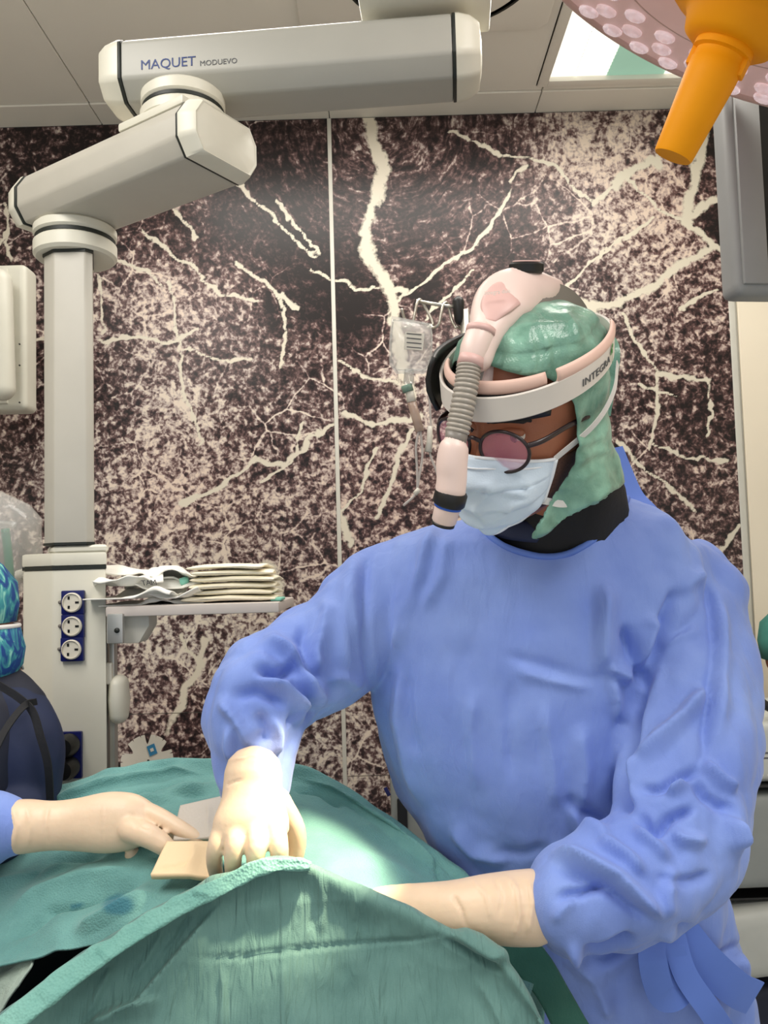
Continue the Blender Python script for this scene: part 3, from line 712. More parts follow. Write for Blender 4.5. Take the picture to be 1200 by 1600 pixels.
obj('support_arm', *tube(cr([P0 - nl * .07, P0 - nl * .16 + t1 * .03, P0 - nl * .2 + t1 * .2 + EZ * .1, P0 + t1 * .45 + EZ * .55], 20), .028, 16), 'lamp_pink', lamp)

# ------------------------------------------------------------------ grey monitor, right edge
md_ = 1.45
mo = thing('wall_monitor', at(1260, 465, md_), 'large grey-framed monitor hanging at the right edge', 'monitor')
mx = nrm(R0 + .12 * EY); my = np.cross(EZ, mx)
a_, b2_ = at(1152, 458, md_), at(1152, 20, md_); mw = .62; mh = b2_[2] - a_[2]
mcn = a_ + mx * mw / 2 + EZ * mh / 2
obj('housing', *frame_box(mcn + my * .03, mx, my, EZ, mw, .06, mh, .02, 4), 'monitor_grey', mo, sharp=40)
for dx, dz, w, h in ((-mw / 2 + .034, 0, .046, mh - .03), (mw / 2 - .034, 0, .046, mh - .03), (0, mh / 2 - .03, mw - .12, .04), (0, -mh / 2 + .026, mw - .12, .028)):
    obj('bezel', *frame_box(mcn + mx * dx + EZ * dz - my * .003, mx, my, EZ, w, .01, h, .004), 'monitor_grey', mo, sharp=40)
obj('screen', *frame_box(mcn + my * .003, mx, my, EZ, mw - .10, .01, mh - .06, .001), 'screen_black', mo, smooth=False)
obj('mounting_arm', *tube([mcn + my * .06, mcn + my * .2 + EZ * .1, mcn + my * .2 + EZ * (ZC - mcn[2])], .03, 14), 'monitor_grey', mo)

# ------------------------------------------------------------------ left wall unit
wu = thing('wall_unit', on_y(-40, 640, 2.2), 'cream equipment panel with rounded vertical bar at the left edge', 'medical unit')
wx0, wx1 = on_y(-160, 530, 2.2)[0], on_y(40, 530, 2.2)[0]; wz0, wz1 = on_y(20, 640, 2.2)[2], on_y(20, 412, 2.2)[2]
obj('back_plate', *box(((wx0 + wx1) / 2, 2.24, (wz0 + wz1) / 2), wx1 - wx0, .08, wz1 - wz0, .018, 4), 'device_white', wu, sharp=40)
obj('front_plate', *box(((wx0 + wx1) / 2 - .02, 2.196, (wz0 + wz1) / 2), wx1 - wx0 - .05, .012, wz1 - wz0 - .03, .004), 'device_white', wu, sharp=40)
bp0 = on_y(3, 606, 2.14); bp1 = on_y(-2, 440, 2.14)
obj('vertical_bar', *tube([bp0, (bp0 + bp1) / 2, bp1], .034, 20, round_ends=5), 'device_white', wu)
for py in (538, 571, 629): obj('screw', *lathe([(0, 0), (.0022, 0), (.0022, .003), (0, .003)], on_y(31, py, 2.192), -EY, 8), 'seal_dark', wu)
obj('wall_bracket', *box(((wx0 + wx1) / 2 - .05, 2.43, (wz0 + wz1) / 2), .1, .34, .1, .01), 'aluminium', wu, sharp=40)

# ------------------------------------------------------------------ plastic covered stand behind the assistant
bs = thing('plastic_bag', at(10, 930, 1.8), 'clear plastic bag with a green tube beside the column', 'plastic bag')
rings = []
for y, xr, dp in ((768, 2, .02), (790, 38, .06), (812, 58, .08), (835, 62, .085), (865, 60, .085), (905, 48, .07), (930, 30, .04)):
    c_ = at((xr - 110) / 2, y, 1.8); w_ = (xr + 110) / 2 * 1.8 / FPX; a = np.arange(28) * 2 * math.pi / 28
    rg = c_ + np.cos(a)[:, None] * EX * w_ + np.sin(a)[:, None] * EY * dp; rg += .008 * noise(rg, 22, 3)[:, None] * (rg - c_) / .08; rings.append(rg)
obj('bag_film', *loft(rings), 'bag_plastic', bs)
obj('green_tube', *tube(cr([at(8, 826, 1.79), at(12, 860, 1.79), at(16, 905, 1.79), at(20, 960, 1.8)], 14), .009, 12), 'green_tube', bs)
obj('bag_collar', *tube([at(22, 820, 1.79), at(-20, 818, 1.75), at(-60, 816, 1.79)], .008, 10), 'clear_plastic', bs)
obj('connector', *lathe([(0, 0), (.012, 0), (.012, .02), (.018, .022), (.018, .034), (0, .034)], at(28, 900, 1.79), nrm(EX + .3 * EZ), 16), 'white_plastic', bs, sharp=40)
obj('stand_pole', *tube([at(-20, 825, 1.8), np.array([at(-20, 825, 1.8)[0], at(-20, 825, 1.8)[1], 0.03])], .012, 12), 'steel', bs)
obj('stand_foot', *lathe([(0, 0), (.16, 0), (.16, .02), (.03, .04), (0, .04)], (at(-20, 825, 1.8)[0], at(-20, 825, 1.8)[1], 0), EZ, 28), 'grey_plastic', bs, sharp=40)

# ------------------------------------------------------------------ things on the shelf
SD = sz[1]
def pouch(cx, cy, w, d, h, rz, lift, seed, label, m='paper', group='paper instrument pouches on the shelf', curl=.012, name='paper_pouch'):
    nr, nc = 16, 26; u, v = np.meshgrid(np.linspace(-1, 1, nc), np.linspace(-1, 1, nr))
    X = u * w / 2; Y = v * d / 2
    Z = h * (1 - .5 * u ** 6) * (1 - .6 * v ** 4)
    P = np.stack([X.ravel(), Y.ravel(), Z.ravel()], 1)
    cz = curl * (noise(P * [1, 1, 0], 16, seed) + .6 * noise(P * [1, 1, 0], 38, seed + 1)) + curl * 1.3 * np.abs(u.ravel()) ** 3 * noise(P * [1, 1, 0] + 5, 9, seed + 2)
    P[:, 2] = np.maximum(P[:, 2] + cz, .0)
    P[:, 1] += .006 * noise(P, 30, seed + 3)
    c, s = math.cos(rz), math.sin(rz)
    W = np.stack([P[:, 0] * c - P[:, 1] * s + cx, P[:, 0] * s + P[:, 1] * c + cy, P[:, 2] + SHZ + lift], 1)
    V, Fc = thicken(W, grid_faces(nr, nc), .0025)
    o = obj(name, V, Fc, m, None)
    tag(o, label, 'paper pouch' if m == 'paper' else 'gauze pad', group); return o
xat = lambda px: at(px, 920, dfr - .02)[0]
pouch(xat(226), SD + .09, .20, .14, .004, .1, .002, 1, 'white paper pouch lying lowest on the left of the shelf')
p_ = pouch(xat(206), SD + .05, .17, .13, .006, -.12, .016, 5, 'white paper pouch hanging over the left shelf edge', curl=.016)
p2_ = pouch(xat(236), SD + .085, .16, .12, .012, .2, .032, 9, 'rolled white paper pouch with dark printed letters', curl=.012)
pouch(xat(218), SD + .10, .20, .12, .008, -.2, .052, 14, 'topmost crumpled white paper pouch on the shelf', curl=.02)
pouch(xat(262), SD + .12, .14, .12, .006, .35, .044, 21, 'white paper pouch leaning against the gauze stack', curl=.014)
pouch(xat(190), SD + .04, .13, .10, .010, .3, .040, 27, 'small crumpled white pouch at the left end of the pile', curl=.018)
pouch(xat(268), SD + .05, .11, .09, .006, -.1, .014, 33, 'short white pouch at the shelf front beside the gauze', curl=.012)
ORG[p2_] = np.array(p2_.location)
text('TAM', at(222, 915, dfr - .045), nrm(EX + .03 * EZ), nrm(EZ - .3 * EX), .015, 'paper_print', p2_, spacing=.9)
def gauze(cx, cy, w, d, h, rz, z, seed, label):
    n = 28; a = np.arange(n) * 2 * math.pi / n
    prof = np.stack([np.sign(np.cos(a)) * np.abs(np.cos(a)) ** .5, np.sign(np.sin(a)) * np.abs(np.sin(a)) ** .7], 1)
    rings = []
    for t in np.linspace(-1, 1, 18):
        k = (1 - abs(t) ** 10) ** .5 if abs(t) < 1 else .2
        P = np.stack([prof[:, 0] * w / 2, np.full(n, t * d / 2), prof[:, 1] * h / 2 * max(k, .25)], 1)
        P[:, 2] += h / 2 + .004 * noise(np.stack([P[:, 0], P[:, 1], P[:, 0] * 0], 1), 14, 30) + .0012 * noise(P, 40, seed + 1)
        P[:, 1] += .004 * noise(P, 25, seed + 2); rings.append(P)
    V, Fc = loft(rings); c, s = math.cos(rz), math.sin(rz)
    W = np.stack([V[:, 0] * c - V[:, 1] * s + cx, V[:, 0] * s + V[:, 1] * c + cy, V[:, 2] + z], 1)
    return tag(obj('gauze_pad', W, Fc, 'gauze'), label, 'gauze pad', 'cream gauze pads stacked on the shelf')
gz = SHZ + .002
for i, (px_, w, h, rz, lab) in enumerate(((352, .185, .013, .02, 'widest cream gauze pad at the bottom of the shelf stack'), (360, .165, .012, -.06, 'second lowest cream gauze pad of the shelf stack'),
        (357, .168, .013, .05, 'third cream gauze pad from the shelf, middle of the stack'), (361, .165, .013, -.03, 'fourth cream gauze pad from the shelf in the stack'),
        (356, .16, .012, .08, 'second highest cream gauze pad of the shelf stack'), (350, .15, .011, -.08, 'topmost cream gauze pad of the shelf stack'))):
    gauze(xat(px_), SD + .08, w, .13, h * .82, rz, gz, 30 + 3 * i, lab); gz += h
tag(obj('mint_strip', *box(at(428, 939, dfr - .03) + [0, .06, .002], .022, .06, .006, .002), 'mint'), 'small mint green strip under the gauze stack at the shelf end', 'strip')
tag(obj('vial', *lathe([(0, 0), (.007, 0), (.008, .01), (.005, .016), (0, .017)], at(282, 909, dfr + .03), nrm(EX + .2 * EZ), 14), 'mint'), 'small green vial between the paper pouches and the gauze', 'vial')

# notched white disc behind the drape
dc = at(230, 1190, 2.1); n = 240; poly = []
for k in range(n):
    a = 2 * math.pi * k / n; r = .066
    if k % 12 == 0: r = .059
    for c0, w0 in ((35, 9), (92, 7), (150, 10), (215, 8), (300, 9)):
        dd = abs((math.degrees(a) - c0 + 180) % 360 - 180)
        if dd < w0: r = min(r, .066 - .024 * math.cos(dd / w0 * math.pi / 2) ** .6)
    poly.append((r * math.cos(a), r * math.sin(a)))
nd = thing('notched_disc', dc - EZ * .066, 'white notched plastic disc with blue sticker behind the drape', 'disc')
dn = nrm(-EY + .25 * EZ); dx_ = EX; dy_ = np.cross(dn, dx_)
obj('disc', *prism(poly, .004, dc, dx_, dy_, dn), 'white_plastic', nd, smooth=False)
obj('sticker', *frame_box(dc + dx_ * .012 + dy_ * .028 + dn * .005, nrm(dx_ + .4 * dy_), nrm(dy_ - .4 * dx_), dn, .02, .026, .001), mat('sticker_blue', (50, 130, 175), .5), nd, smooth=False)
obj('sticker_dot', *frame_box(dc + dx_ * .012 + dy_ * .028 + dn * .006, nrm(dx_ + .4 * dy_), nrm(dy_ - .4 * dx_), dn, .008, .008, .001), 'white_plastic', nd, smooth=False)
for q in ((.004, .002), (-.012, -.012), (.0, -.02)): obj('hole', *lathe([(0, 0), (.003, 0), (.003, .001), (0, .001)], dc + dx_ * q[0] + dy_ * q[1] + dn * .0042, dn, 10), 'black_plastic', nd)
obj('stand_rod', *tube([dc - dn * .01, np.array([dc[0], dc[1] + .02, .4]), np.array([dc[0], dc[1] + .02, 0.01])], .008, 10), 'steel', nd)

# ------------------------------------------------------------------ infusion stand and bag
iv = thing('infusion_stand', (at(728, 600, 1.95)[0], at(728, 600, 1.95)[1], 0), 'steel infusion stand with hooks behind the surgeon', 'infusion stand')
D = 1.95
pole = at(726, 485, D); 
obj('pole', *tube([pole, np.array([pole[0], pole[1], .06])], .011, 14), 'steel', iv)
obj('pole_head', *tube([at(716, 472, D), at(718, 500, D)], [(.016, .014), (.013, .012)], 14, round_ends=2), 'black_plastic', iv)
obj('cross_bar', *tube([at(650, 470, D), at(690, 477, D), at(720, 481, D)], .0042, 10), 'steel', iv)
for hp in ([(668, 512), (676, 505), (664, 480), (656, 468), (651, 476), (646, 500), (640, 510), (632, 512)], [(712, 512), (706, 500), (700, 476), (694, 474), (690, 486), (686, 505), (678, 512), (672, 508)], [(628, 484), (632, 498), (640, 510)], [(730, 484), (728, 500), (720, 512), (714, 510)]):
    obj('hook', *tube(cr([at(x, y, D + .01 * math.sin(i)) for i, (x, y) in enumerate(hp)], 30), .0036, 8, round_ends=2), 'steel', iv)
obj('base', *lathe([(0, 0), (.26, 0), (.26, .025), (.04, .06), (0, .06)], (pole[0], pole[1], 0), EZ, 32), 'grey_plastic', iv, sharp=40)
ib = thing('infusion_bag', at(640, 800, 1.93), 'clear infusion bag with drip chamber hanging from the steel hooks', 'infusion bag')
D = 1.93
u, v = np.meshgrid(np.linspace(-1, 1, 22), np.linspace(0, 1, 26))
def bagpt(u, v, s):
    xc = 643 + (-2) * v; hw = 31 + 3 * math.sin(v * 3) - 10 * max(0, v - .85) / .15
    sl = 12 * (1 - v)                                   # upper edge drops to the right
    th = .020 * max(0, (1 - u ** 2)) ** .7 * math.sin(math.pi * min(1, max(0, (v - .06) / .88))) ** .6
    return at(xc + u * hw, 496 + v * 88 + sl * (u * .5 + .3), D) - EY * s * (th + .001)
Va = np.array([bagpt(a, b, 1) for a, b in zip(u.ravel(), v.ravel())]); Vb = np.array([bagpt(a, b, -1) for a, b in zip(u.ravel(), v.ravel())])
bag = obj('bag', *join((Va, grid_faces(26, 22)), (Vb, [f[::-1] for f in grid_faces(26, 22)])), 'bag_plastic', ib)
obj('bag_label', *frame_box(at(647, 533, D - .024), nrm(EX - .12 * EZ), EY, nrm(EZ + .12 * EX), .044, .001, .040), 'white_plastic', ib, smooth=False)
for k in range(4): obj('label_line', *frame_box(at(647, 522 + 7 * k, D - .0255), nrm(EX - .12 * EZ), EY, nrm(EZ + .12 * EX), .034, .001, .0022), 'print_grey', ib, smooth=False)
obj('seam', *tube(cr([bagpt(-.9, .07, 1.2), bagpt(0, .05, 1.2), bagpt(.9, .07, 1.2), bagpt(.92, .5, 1.2), bagpt(.85, .9, 1.2), bagpt(0, .93, 1.2), bagpt(-.85, .9, 1.2), bagpt(-.92, .5, 1.2), bagpt(-.9, .07, 1.2)], 60), .0016, 6), 'clear_plastic', ib)
obj('outlet', *tube([at(640, 578, D), at(638, 600, D)], .012, 14), 'clear_plastic', ib)
obj('stopper', *tube([at(635, 602, D), at(638, 612, D)], .013, 14), mat('stopper_green', (120, 150, 135), .5), ib)
obj('spike', *tube([at(640, 612, D), at(643, 628, D)], [.010, .011], 14), 'white_plastic', ib)
obj('drip_chamber', *tube([at(643, 628, D), at(650, 652, D), at(656, 674, D)], .0105, 14), 'chamber', ib)
obj('tubing', *tube(cr([at(654, 674, D), at(650, 700, D), at(652, 740, D), at(650, 770, D), at(630, 790, D)], 24), .003, 8), 'tube_clear', ib)
obj('tubing', *tube(cr([at(657, 674, D), at(660, 710, D), at(655, 745, D), at(651, 772, D)], 24), .003, 8), 'tube_clear', ib)
obj('connector', *tube([at(648, 772, D), at(655, 764, D)], .006, 10), 'white_plastic', ib)
tl = thing('infusion_line', at(675, 760, 1.94), 'thin clear tube with white roller clamp beside the infusion bag', 'tubing')
obj('tube', *tube(cr([at(669, 585, 1.94), at(672, 640, 1.94), at(673, 668, 1.94), at(671, 705, 1.94), at(683, 740, 1.94), at(690, 780, 1.94)], 30), .0028, 8), 'tube_clear', tl)
obj('roller_clamp', *tube([at(672, 666, 1.94), at(671, 690, 1.94), at(669, 706, 1.94)], [(.007, .006), (.008, .007), (.013, .009)], 12), 'white_plastic', tl)

# dark equipment post beside the surgeon's hip
ep = thing('equipment_post', (at(628, 1250, 2.2)[0], at(628, 1250, 2.2)[1], 0), 'grey equipment post with black panel left of the surgeon', 'equipment')
zt = at(625, 1216, 2.2)[2]; pc = at(628, 1250, 2.2)
obj('post', *box((pc[0] + .03, pc[1] + .05, zt / 2), .12, .12, zt, .008), 'grey_vinyl', ep, sharp=40)
obj('black_panel', *box((pc[0], pc[1] - .014, zt - .12), .026, .012, .14, .003), 'black_plastic', ep, sharp=40)
obj('blue_tag', *frame_box(at(605, 1237, 2.18), nrm(EX + .5 * EZ), EY, nrm(EZ - .5 * EX), .01, .003, .024, .001), 'socket_blue', ep)
# ------------------------------------------------------------------ surgeon
surgeon = thing('person', (at(960, 1400, 1.3)[0], at(960, 1400, 1.3)[1], 0), 'surgeon in blue gown, green cap and mask bending over the drape', 'person')
def ring(xl, yl, xr, yr, d, ry, n=44, ex=2.4, dl=0.0, dr=0.0):
    """closed cross-section between a left and a right silhouette point"""
    a_, b_ = at(xl, yl, d + dl), at(xr, yr, d + dr); c = (a_ + b_) / 2; h = (b_ - a_) / 2; t = np.arange(n) * 2 * math.pi / n
    back = nrm(np.array([0, 1, .1]))
    cs, sn = np.cos(t), np.sin(t); cs = np.sign(cs) * np.abs(cs) ** (2 / ex); sn = np.sign(sn) * np.abs(sn) ** (2 / ex)
    return c + cs[:, None] * h + sn[:, None] * back * ry
tr = [ring(790, 790, 955, 775, 1.21, .07), ring(745, 808, 990, 785, 1.21, .09), ring(668, 824, 1050, 815, 1.21, .11), ring(612, 842, 1095, 848, 1.21, .128), ring(586, 880, 1120, 900, 1.21, .14), ring(576, 960, 1130, 980, 1.215, .152),
      ring(578, 1060, 1125, 1080, 1.225, .16), ring(592, 1140, 1115, 1160, 1.235, .165), ring(622, 1230, 1110, 1245, 1.25, .17), ring(668, 1310, 1110, 1330, 1.27, .17), ring(725, 1390, 1125, 1400, 1.30, .17),
      ring(770, 1500, 1150, 1500, 1.32, .175), ring(800, 1600, 1180, 1600, 1.34, .185), ring(800, 1760, 1200, 1760, 1.36, .19), ring(790, 1980, 1215, 1980, 1.38, .20), ring(785, 2100, 1220, 2100, 1.38, .20)]
torso = loft(tr)
def limb(L, n=28, **k):
    P = np.array([at(x, y, d) for x, y, d, *r in L]); rr = np.array([r[0] for x, y, d, *r in L]); q = cr(np.concatenate([P, rr[:, None]], 1), 40)
    return tube(q[:, :3], q[:, 3], n, round_ends=3, **k)
armR = limb([(660, 915, 1.22, .085), (600, 945, 1.21, .084), (520, 1010, 1.17, .080), (440, 1066, 1.12, .076), (407, 1096, 1.09, .073), (400, 1140, 1.07, .068), (398, 1185, 1.06, .062), (397, 1212, 1.055, .055)])
armL = limb([(1045, 915, 1.21, .085), (1070, 960, 1.19, .088), (1076, 1060, 1.13, .088), (1070, 1180, 1.05, .084), (1066, 1280, .99, .080), (1056, 1332, .97, .077), (1004, 1374, .95, .072), (930, 1396, .935, .067), (880, 1410, .93, .059), (854, 1414, .93, .050), (838, 1416, .93, .036), (832, 1417, .93, .028)])
gv, gf = union([torso, armR, armL], .0037, 8)
GF = [ # polyline in photo pixels, height in metres, widths on the two sides
 ([(586, 842), (570, 890), (566, 980), (574, 1050), (584, 1090)], -.006, 9, 12), ([(556, 860), (552, 930), (560, 1010)], .006, 26, 16),
 ([(690, 800), (672, 850), (648, 910), (626, 970), (616, 1040)], .008, 26, 18), ([(655, 850), (642, 920), (618, 1000)], -.005, 16, 16), ([(700, 830), (690, 900), (655, 960)], .004, 18, 18),
 ([(618, 1030), (628, 1060), (626, 1120), (640, 1200), (660, 1270)], .006, 18, 14), ([(632, 1040), (640, 1110), (655, 1190)], -.004, 10, 14),
 ([(740, 1070), (735, 1150), (745, 1250)], .004, 16, 22), ([(800, 1050), (795, 1130), (800, 1230)], -.003, 14, 14), ([(780, 1020), (830, 1040), (900, 1062), (950, 1060)], -.004, 10, 20), ([(800, 1045), (850, 1060), (930, 1075)], .004, 14, 22),
 ([(850, 1090), (862, 1180), (870, 1270)], .005, 20, 20), ([(905, 1120), (915, 1200), (905, 1280)], .005, 22, 16), ([(880, 1240), (910, 1270), (960, 1290)], -.006, 14, 18), ([(890, 1250), (905, 1290), (960, 1310)], .008, 14, 20), ([(700, 1290), (740, 1330), (800, 1345)], .006, 14, 20), ([(760, 1330), (820, 1335), (860, 1320)], -.004, 12, 14),
 ([(944, 900), (942, 960), (940, 1040), (952, 1052)], .013, 18, 34), ([(942, 1040), (965, 1050), (994, 1064)], .012, 12, 26), ([(972, 972), (985, 1010), (998, 1050), (992, 1075)], -.012, 18, 18), ([(1000, 960), (1025, 978), (1010, 1020), (996, 1060)], .012, 24, 14),
 ([(1066, 890), (1045, 940), (1020, 1010), (1000, 1070), (985, 1110)], -.012, 14, 22), ([(1045, 930), (1075, 905), (1098, 900)], .007, 18, 18), ([(1030, 1010), (1070, 1000), (1095, 985)], .005, 12, 16),
 ([(1000, 1060), (985, 1120), (976, 1200), (980, 1285)], -.022, 20, 16), ([(952, 1052), (960, 1090), (970, 1130)], .010, 10, 16),
 ([(1092, 850), (1100, 900), (1110, 960), (1114, 1015), (1107, 1100), (1104, 1170), (1086, 1206)], -.007, 8, 12), ([(1122, 900), (1130, 1000), (1128, 1100), (1120, 1180)], .006, 24, 18),
 ([(1114, 1066), (1060, 1130), (1020, 1170), (985, 1200)], .012, 24, 16), ([(1000, 1180), (985, 1225), (985, 1260)], .010, 14, 14), ([(1104, 1190), (1060, 1208), (1028, 1232), (988, 1234)], -.010, 10, 12), ([(1084, 1204), (1110, 1235), (1150, 1260), (1165, 1290)], -.010, 16, 10), ([(1066, 1206), (1060, 1220), (1040, 1236)], .012, 10, 16), ([(1100, 1180), (1135, 1215), (1165, 1235)], .009, 12, 14),
 ([(982, 1282), (1005, 1284), (1022, 1304), (1042, 1280), (1094, 1255)], -.012, 9, 14), ([(985, 1300), (1010, 1310), (1030, 1325), (1050, 1345)], .010, 12, 16), ([(1150, 1255), (1160, 1300), (1168, 1335)], .007, 14, 12), ([(1042, 1290), (1070, 1310), (1120, 1315)], .008, 14, 14),
 ([(850, 1332), (890, 1338), (962, 1372), (1045, 1447)], .014, 12, 26), ([(860, 1350), (950, 1385), (1030, 1450)], -.008, 16, 10), ([(868, 1408), (915, 1392), (952, 1378)], -.010, 9, 14), ([(930, 1310), (980, 1340), (1010, 1370)], .010, 12, 16), ([(1060, 1350), (1040, 1400), (1050, 1440)], .006, 14, 18), ([(870, 1440), (880, 1420), (900, 1400)], .006, 10, 12), ([(1020, 1370), (1080, 1380), (1130, 1370)], -.006, 14, 12),
 # raised sleeve
 ([(400, 1012), (430, 1006), (452, 1018), (478, 1060), (512, 1118)], .014, 16, 26), ([(395, 1046), (432, 1056), (460, 1040), (480, 1062)], -.013, 14, 12), ([(400, 1066), (440, 1070), (470, 1100), (484, 1135)], .013, 20, 12), ([(346, 1092), (366, 1118), (382, 1146), (386, 1172)], .013, 14, 12), ([(360, 1092), (400, 1080), (450, 1105)], -.008, 12, 14),
 ([(498, 926), (510, 955), (492, 1020), (500, 1060)], .010, 12, 26), ([(480, 945), (470, 990), (480, 1040), (510, 1090)], -.009, 14, 14), ([(545, 900), (535, 980), (545, 1060)], .006, 22, 22), ([(420, 1120), (440, 1150), (440, 1190)], .008, 14, 14), ([(400, 1110), (420, 1140), (400, 1165)], -.007, 12, 12), ([(360, 1130), (352, 1170), (356, 1200)], .008, 10, 14), ([(450, 1140), (470, 1110), (500, 1125)], -.006, 10, 12), ([(510, 1060), (540, 1060), (570, 1075)], .006, 12, 14),
 # skirt of the gown
 ([(900, 1500), (940, 1500), (1000, 1470)], -.012, 16, 20), ([(1060, 1440), (1100, 1500), (1130, 1500), (1170, 1460)], -.010, 12, 16), ([(1040, 1460), (1080, 1540), (1120, 1600)], .012, 16, 22), ([(880, 1470), (930, 1530), (960, 1600)], .010, 22, 18), ([(1140, 1470), (1160, 1560), (1170, 1640)], .008, 20, 20)]
gn = vnormals(gv, gf)
if ((gv - gv.mean(0)) * gn).sum(1).mean() < 0: gn = -gn
gv = gv + gn * (2.1 * folds(gv, gn, GF))[:, None]
wp = gv + .02 * np.stack([noise(gv, 14, 14), noise(gv, 14, 15), noise(gv, 14, 16)], 1)
n1 = worley(wp * [1, 1, .6], 9.5, 11); n2 = worley(wp * [1.1, 1, .7], 19, 12); n3 = noise(gv * [1, 1, .5], 60, 13)
px_ = proj(gv); arm_w = np.clip(np.maximum((560 - px_[:, 0]) / 60, np.maximum((px_[:, 0] - 980) / 60, (px_[:, 1] - 1330) / 60)), .38, 1)
crump = .030 * (.5 - n1) + .013 * (.5 - n2) + .0008 * n3
low_w = np.clip((px_[:, 1] - 960) / 160, 0, 1)
vert = noise(wp * [1, 1, .13], 34, 21); crump = crump + low_w * .006 * (.5 - np.abs(vert)) * np.clip(1.4 - arm_w, 0, 1)
gv = gv + gn * (crump * arm_w)[:, None]
gv = smooth_mesh(gv, gf, 4, .4)
# cut the neck opening
NK = at(865, 815, 1.2); pa, pb, pc_ = at(868, 872, 1.09), at(748, 818, 1.17), at(990, 772, 1.2)
NECKLINE = cr(np.array([(742, 770), (750, 812), (770, 842), (812, 862), (868, 870), (922, 848), (962, 810), (986, 768)], float), 40)
bm = bmesh.new(); bv = [bm.verts.new(v) for v in gv]
for f in gf: bm.faces.new([bv[i] for i in f])
cen = np.array([f.calc_center_median()[:] for f in bm.faces]); cpx = proj(cen)
lim = np.interp(cpx[:, 0], NECKLINE[:, 0], NECKLINE[:, 1]); inside = (cpx[:, 0] > 744) & (cpx[:, 0] < 984) & (cpx[:, 1] < lim) & (cen[:, 2] > NK[2] - .12)
back_ok = (cen[:, 1] < NK[1] + .02) | (cen[:, 2] > NK[2] - .01)
bm.faces.ensure_lookup_table()
bmesh.ops.delete(bm, geom=[bm.faces[i] for i in np.nonzero(inside & back_ok)[0]], context='FACES')
bm.verts.index_update()
gv2 = np.array([v.co[:] for v in bm.verts]); gf2 = [tuple(v.index for v in f.verts) for f in bm.faces]
be = [e for e in bm.edges if e.is_boundary]; nb = {}
for e in be:
    a_, b_ = e.verts[0].index, e.verts[1].index; nb.setdefault(a_, []).append(b_); nb.setdefault(b_, []).append(a_)
loops = []; seen = set()
for s0 in nb:
    if s0 in seen: continue
    lp = [s0]; seen.add(s0); cur = s0
    while True:
        nx_ = [q for q in nb[cur] if q not in seen]
        if not nx_: break
        cur = nx_[0]; seen.add(cur); lp.append(cur)
    loops.append(lp)
bm.free()
lp = max(loops, key=len) if loops else []
if len(lp) > 10:
    P = gv2[lp]
    for _ in range(12): P = .5 * P + .25 * (np.roll(P, 1, 0) + np.roll(P, -1, 0))
    gv2[lp] = P
    gown = obj('gown', gv2, gf2, 'gown_blue', surgeon)
    obj('neck_binding', *tube(P[::3], (.0045), 8, closed=True), 'belt_blue', gown)

# waist ties
def ribbon(pts, w, th, n=40, up=None, nm='waist_tie', m='belt_blue', par=None):
    q = cr(pts, n); T = np.gradient(q, axis=0); T /= np.linalg.norm(T, axis=1)[:, None]
    fc = np.array(up) if up is not None else -EY
    sd = np.cross(T, fc); sd /= np.linalg.norm(sd, axis=1)[:, None]
    V = np.concatenate([np.stack([q - sd * w / 2, q + sd * w / 2], 1).reshape(-1, 3)])
    W, Fc = thicken(V, [(2 * i, 2 * i + 1, 2 * i + 3, 2 * i + 2) for i in range(n - 1)], th)
    return obj(nm, W, Fc, m, par, sharp=40)
ribbon([at(1025, 1450, 1.13), at(1020, 1500, 1.10), at(1036, 1556, 1.10), at(1062, 1546, 1.11), at(1048, 1480, 1.12), at(1046, 1450, 1.14)], .038, .002, par=gown)
ribbon([at(1050, 1450, 1.13), at(1070, 1520, 1.11), at(1110, 1580, 1.10), at(1150, 1640, 1.11)], .032, .002, par=gown)
ribbon([at(1060, 1450, 1.14), at(1100, 1500, 1.13), at(1150, 1545, 1.14), at(1180, 1560, 1.16)], .05, .002, par=gown)

ribbon([at(958, 700, 1.27), at(972, 735, 1.25), at(990, 775, 1.22), at(1012, 800, 1.19)], .03, .002, nm='neck_tab', par=gown)
# trousers and shoes below the gown
for sx_ in (-.11, .11):
    b0 = np.array([ORG[surgeon][0] + .02 + sx_, ORG[surgeon][1] + .06, 0])
    obj('trouser_leg', *tube(cr([b0 + EZ * .75, b0 + EZ * .4, b0 + EZ * .08], 14), [.085] * 8 + [.075] * 6, 18), 'scrub_navy', surgeon)
    obj('shoe', *tube(cr([b0 + [0, .08, .045], b0 + [0, 0, .055], b0 + [0, -.10, .045], b0 + [0, -.17, .035]], 16), [(.04, .045)] * 8 + [(.045, .04)] * 8, 16, up=EZ, round_ends=4), 'white_plastic', surgeon)

# ---- head
ya, pi_, ro = math.radians(-42), math.radians(25.8), math.radians(18)
Rz = np.array([[math.cos(ya), -math.sin(ya), 0], [math.sin(ya), math.cos(ya), 0], [0, 0, 1]])
Rx = np.array([[1, 0, 0], [0, math.cos(pi_), -math.sin(pi_)], [0, math.sin(pi_), math.cos(pi_)]])
Ry = np.array([[math.cos(ro), 0, math.sin(ro)], [0, 1, 0], [-math.sin(ro), 0, math.cos(ro)]])
HR = Rz @ Ry @ Rx; HC = at(830, 641, 1.005)
HS = .95
def HL(P): return HS * (np.asarray(P, float) @ HR.T) + HC
HT = np.array([(-.122, .028, -.082, -.03), (-.108, .048, -.093, .0), (-.085, .060, -.096, .03), (-.055, .067, -.097, .06), (-.025, .072, -.096, .08), (.0, .0745, -.094, .09), (.03, .077, -.097, .098), (.06, .077, -.095, .1), (.09, .069, -.080, .088), (.112, .052, -.058, .065), (.126, .026, -.03, .035), (.1285, .004, -.005, .008)])
def head_r(z, off=0.0):
    return [np.interp(z, HT[:, 0], HT[:, k]) for k in (1, 2, 3)]
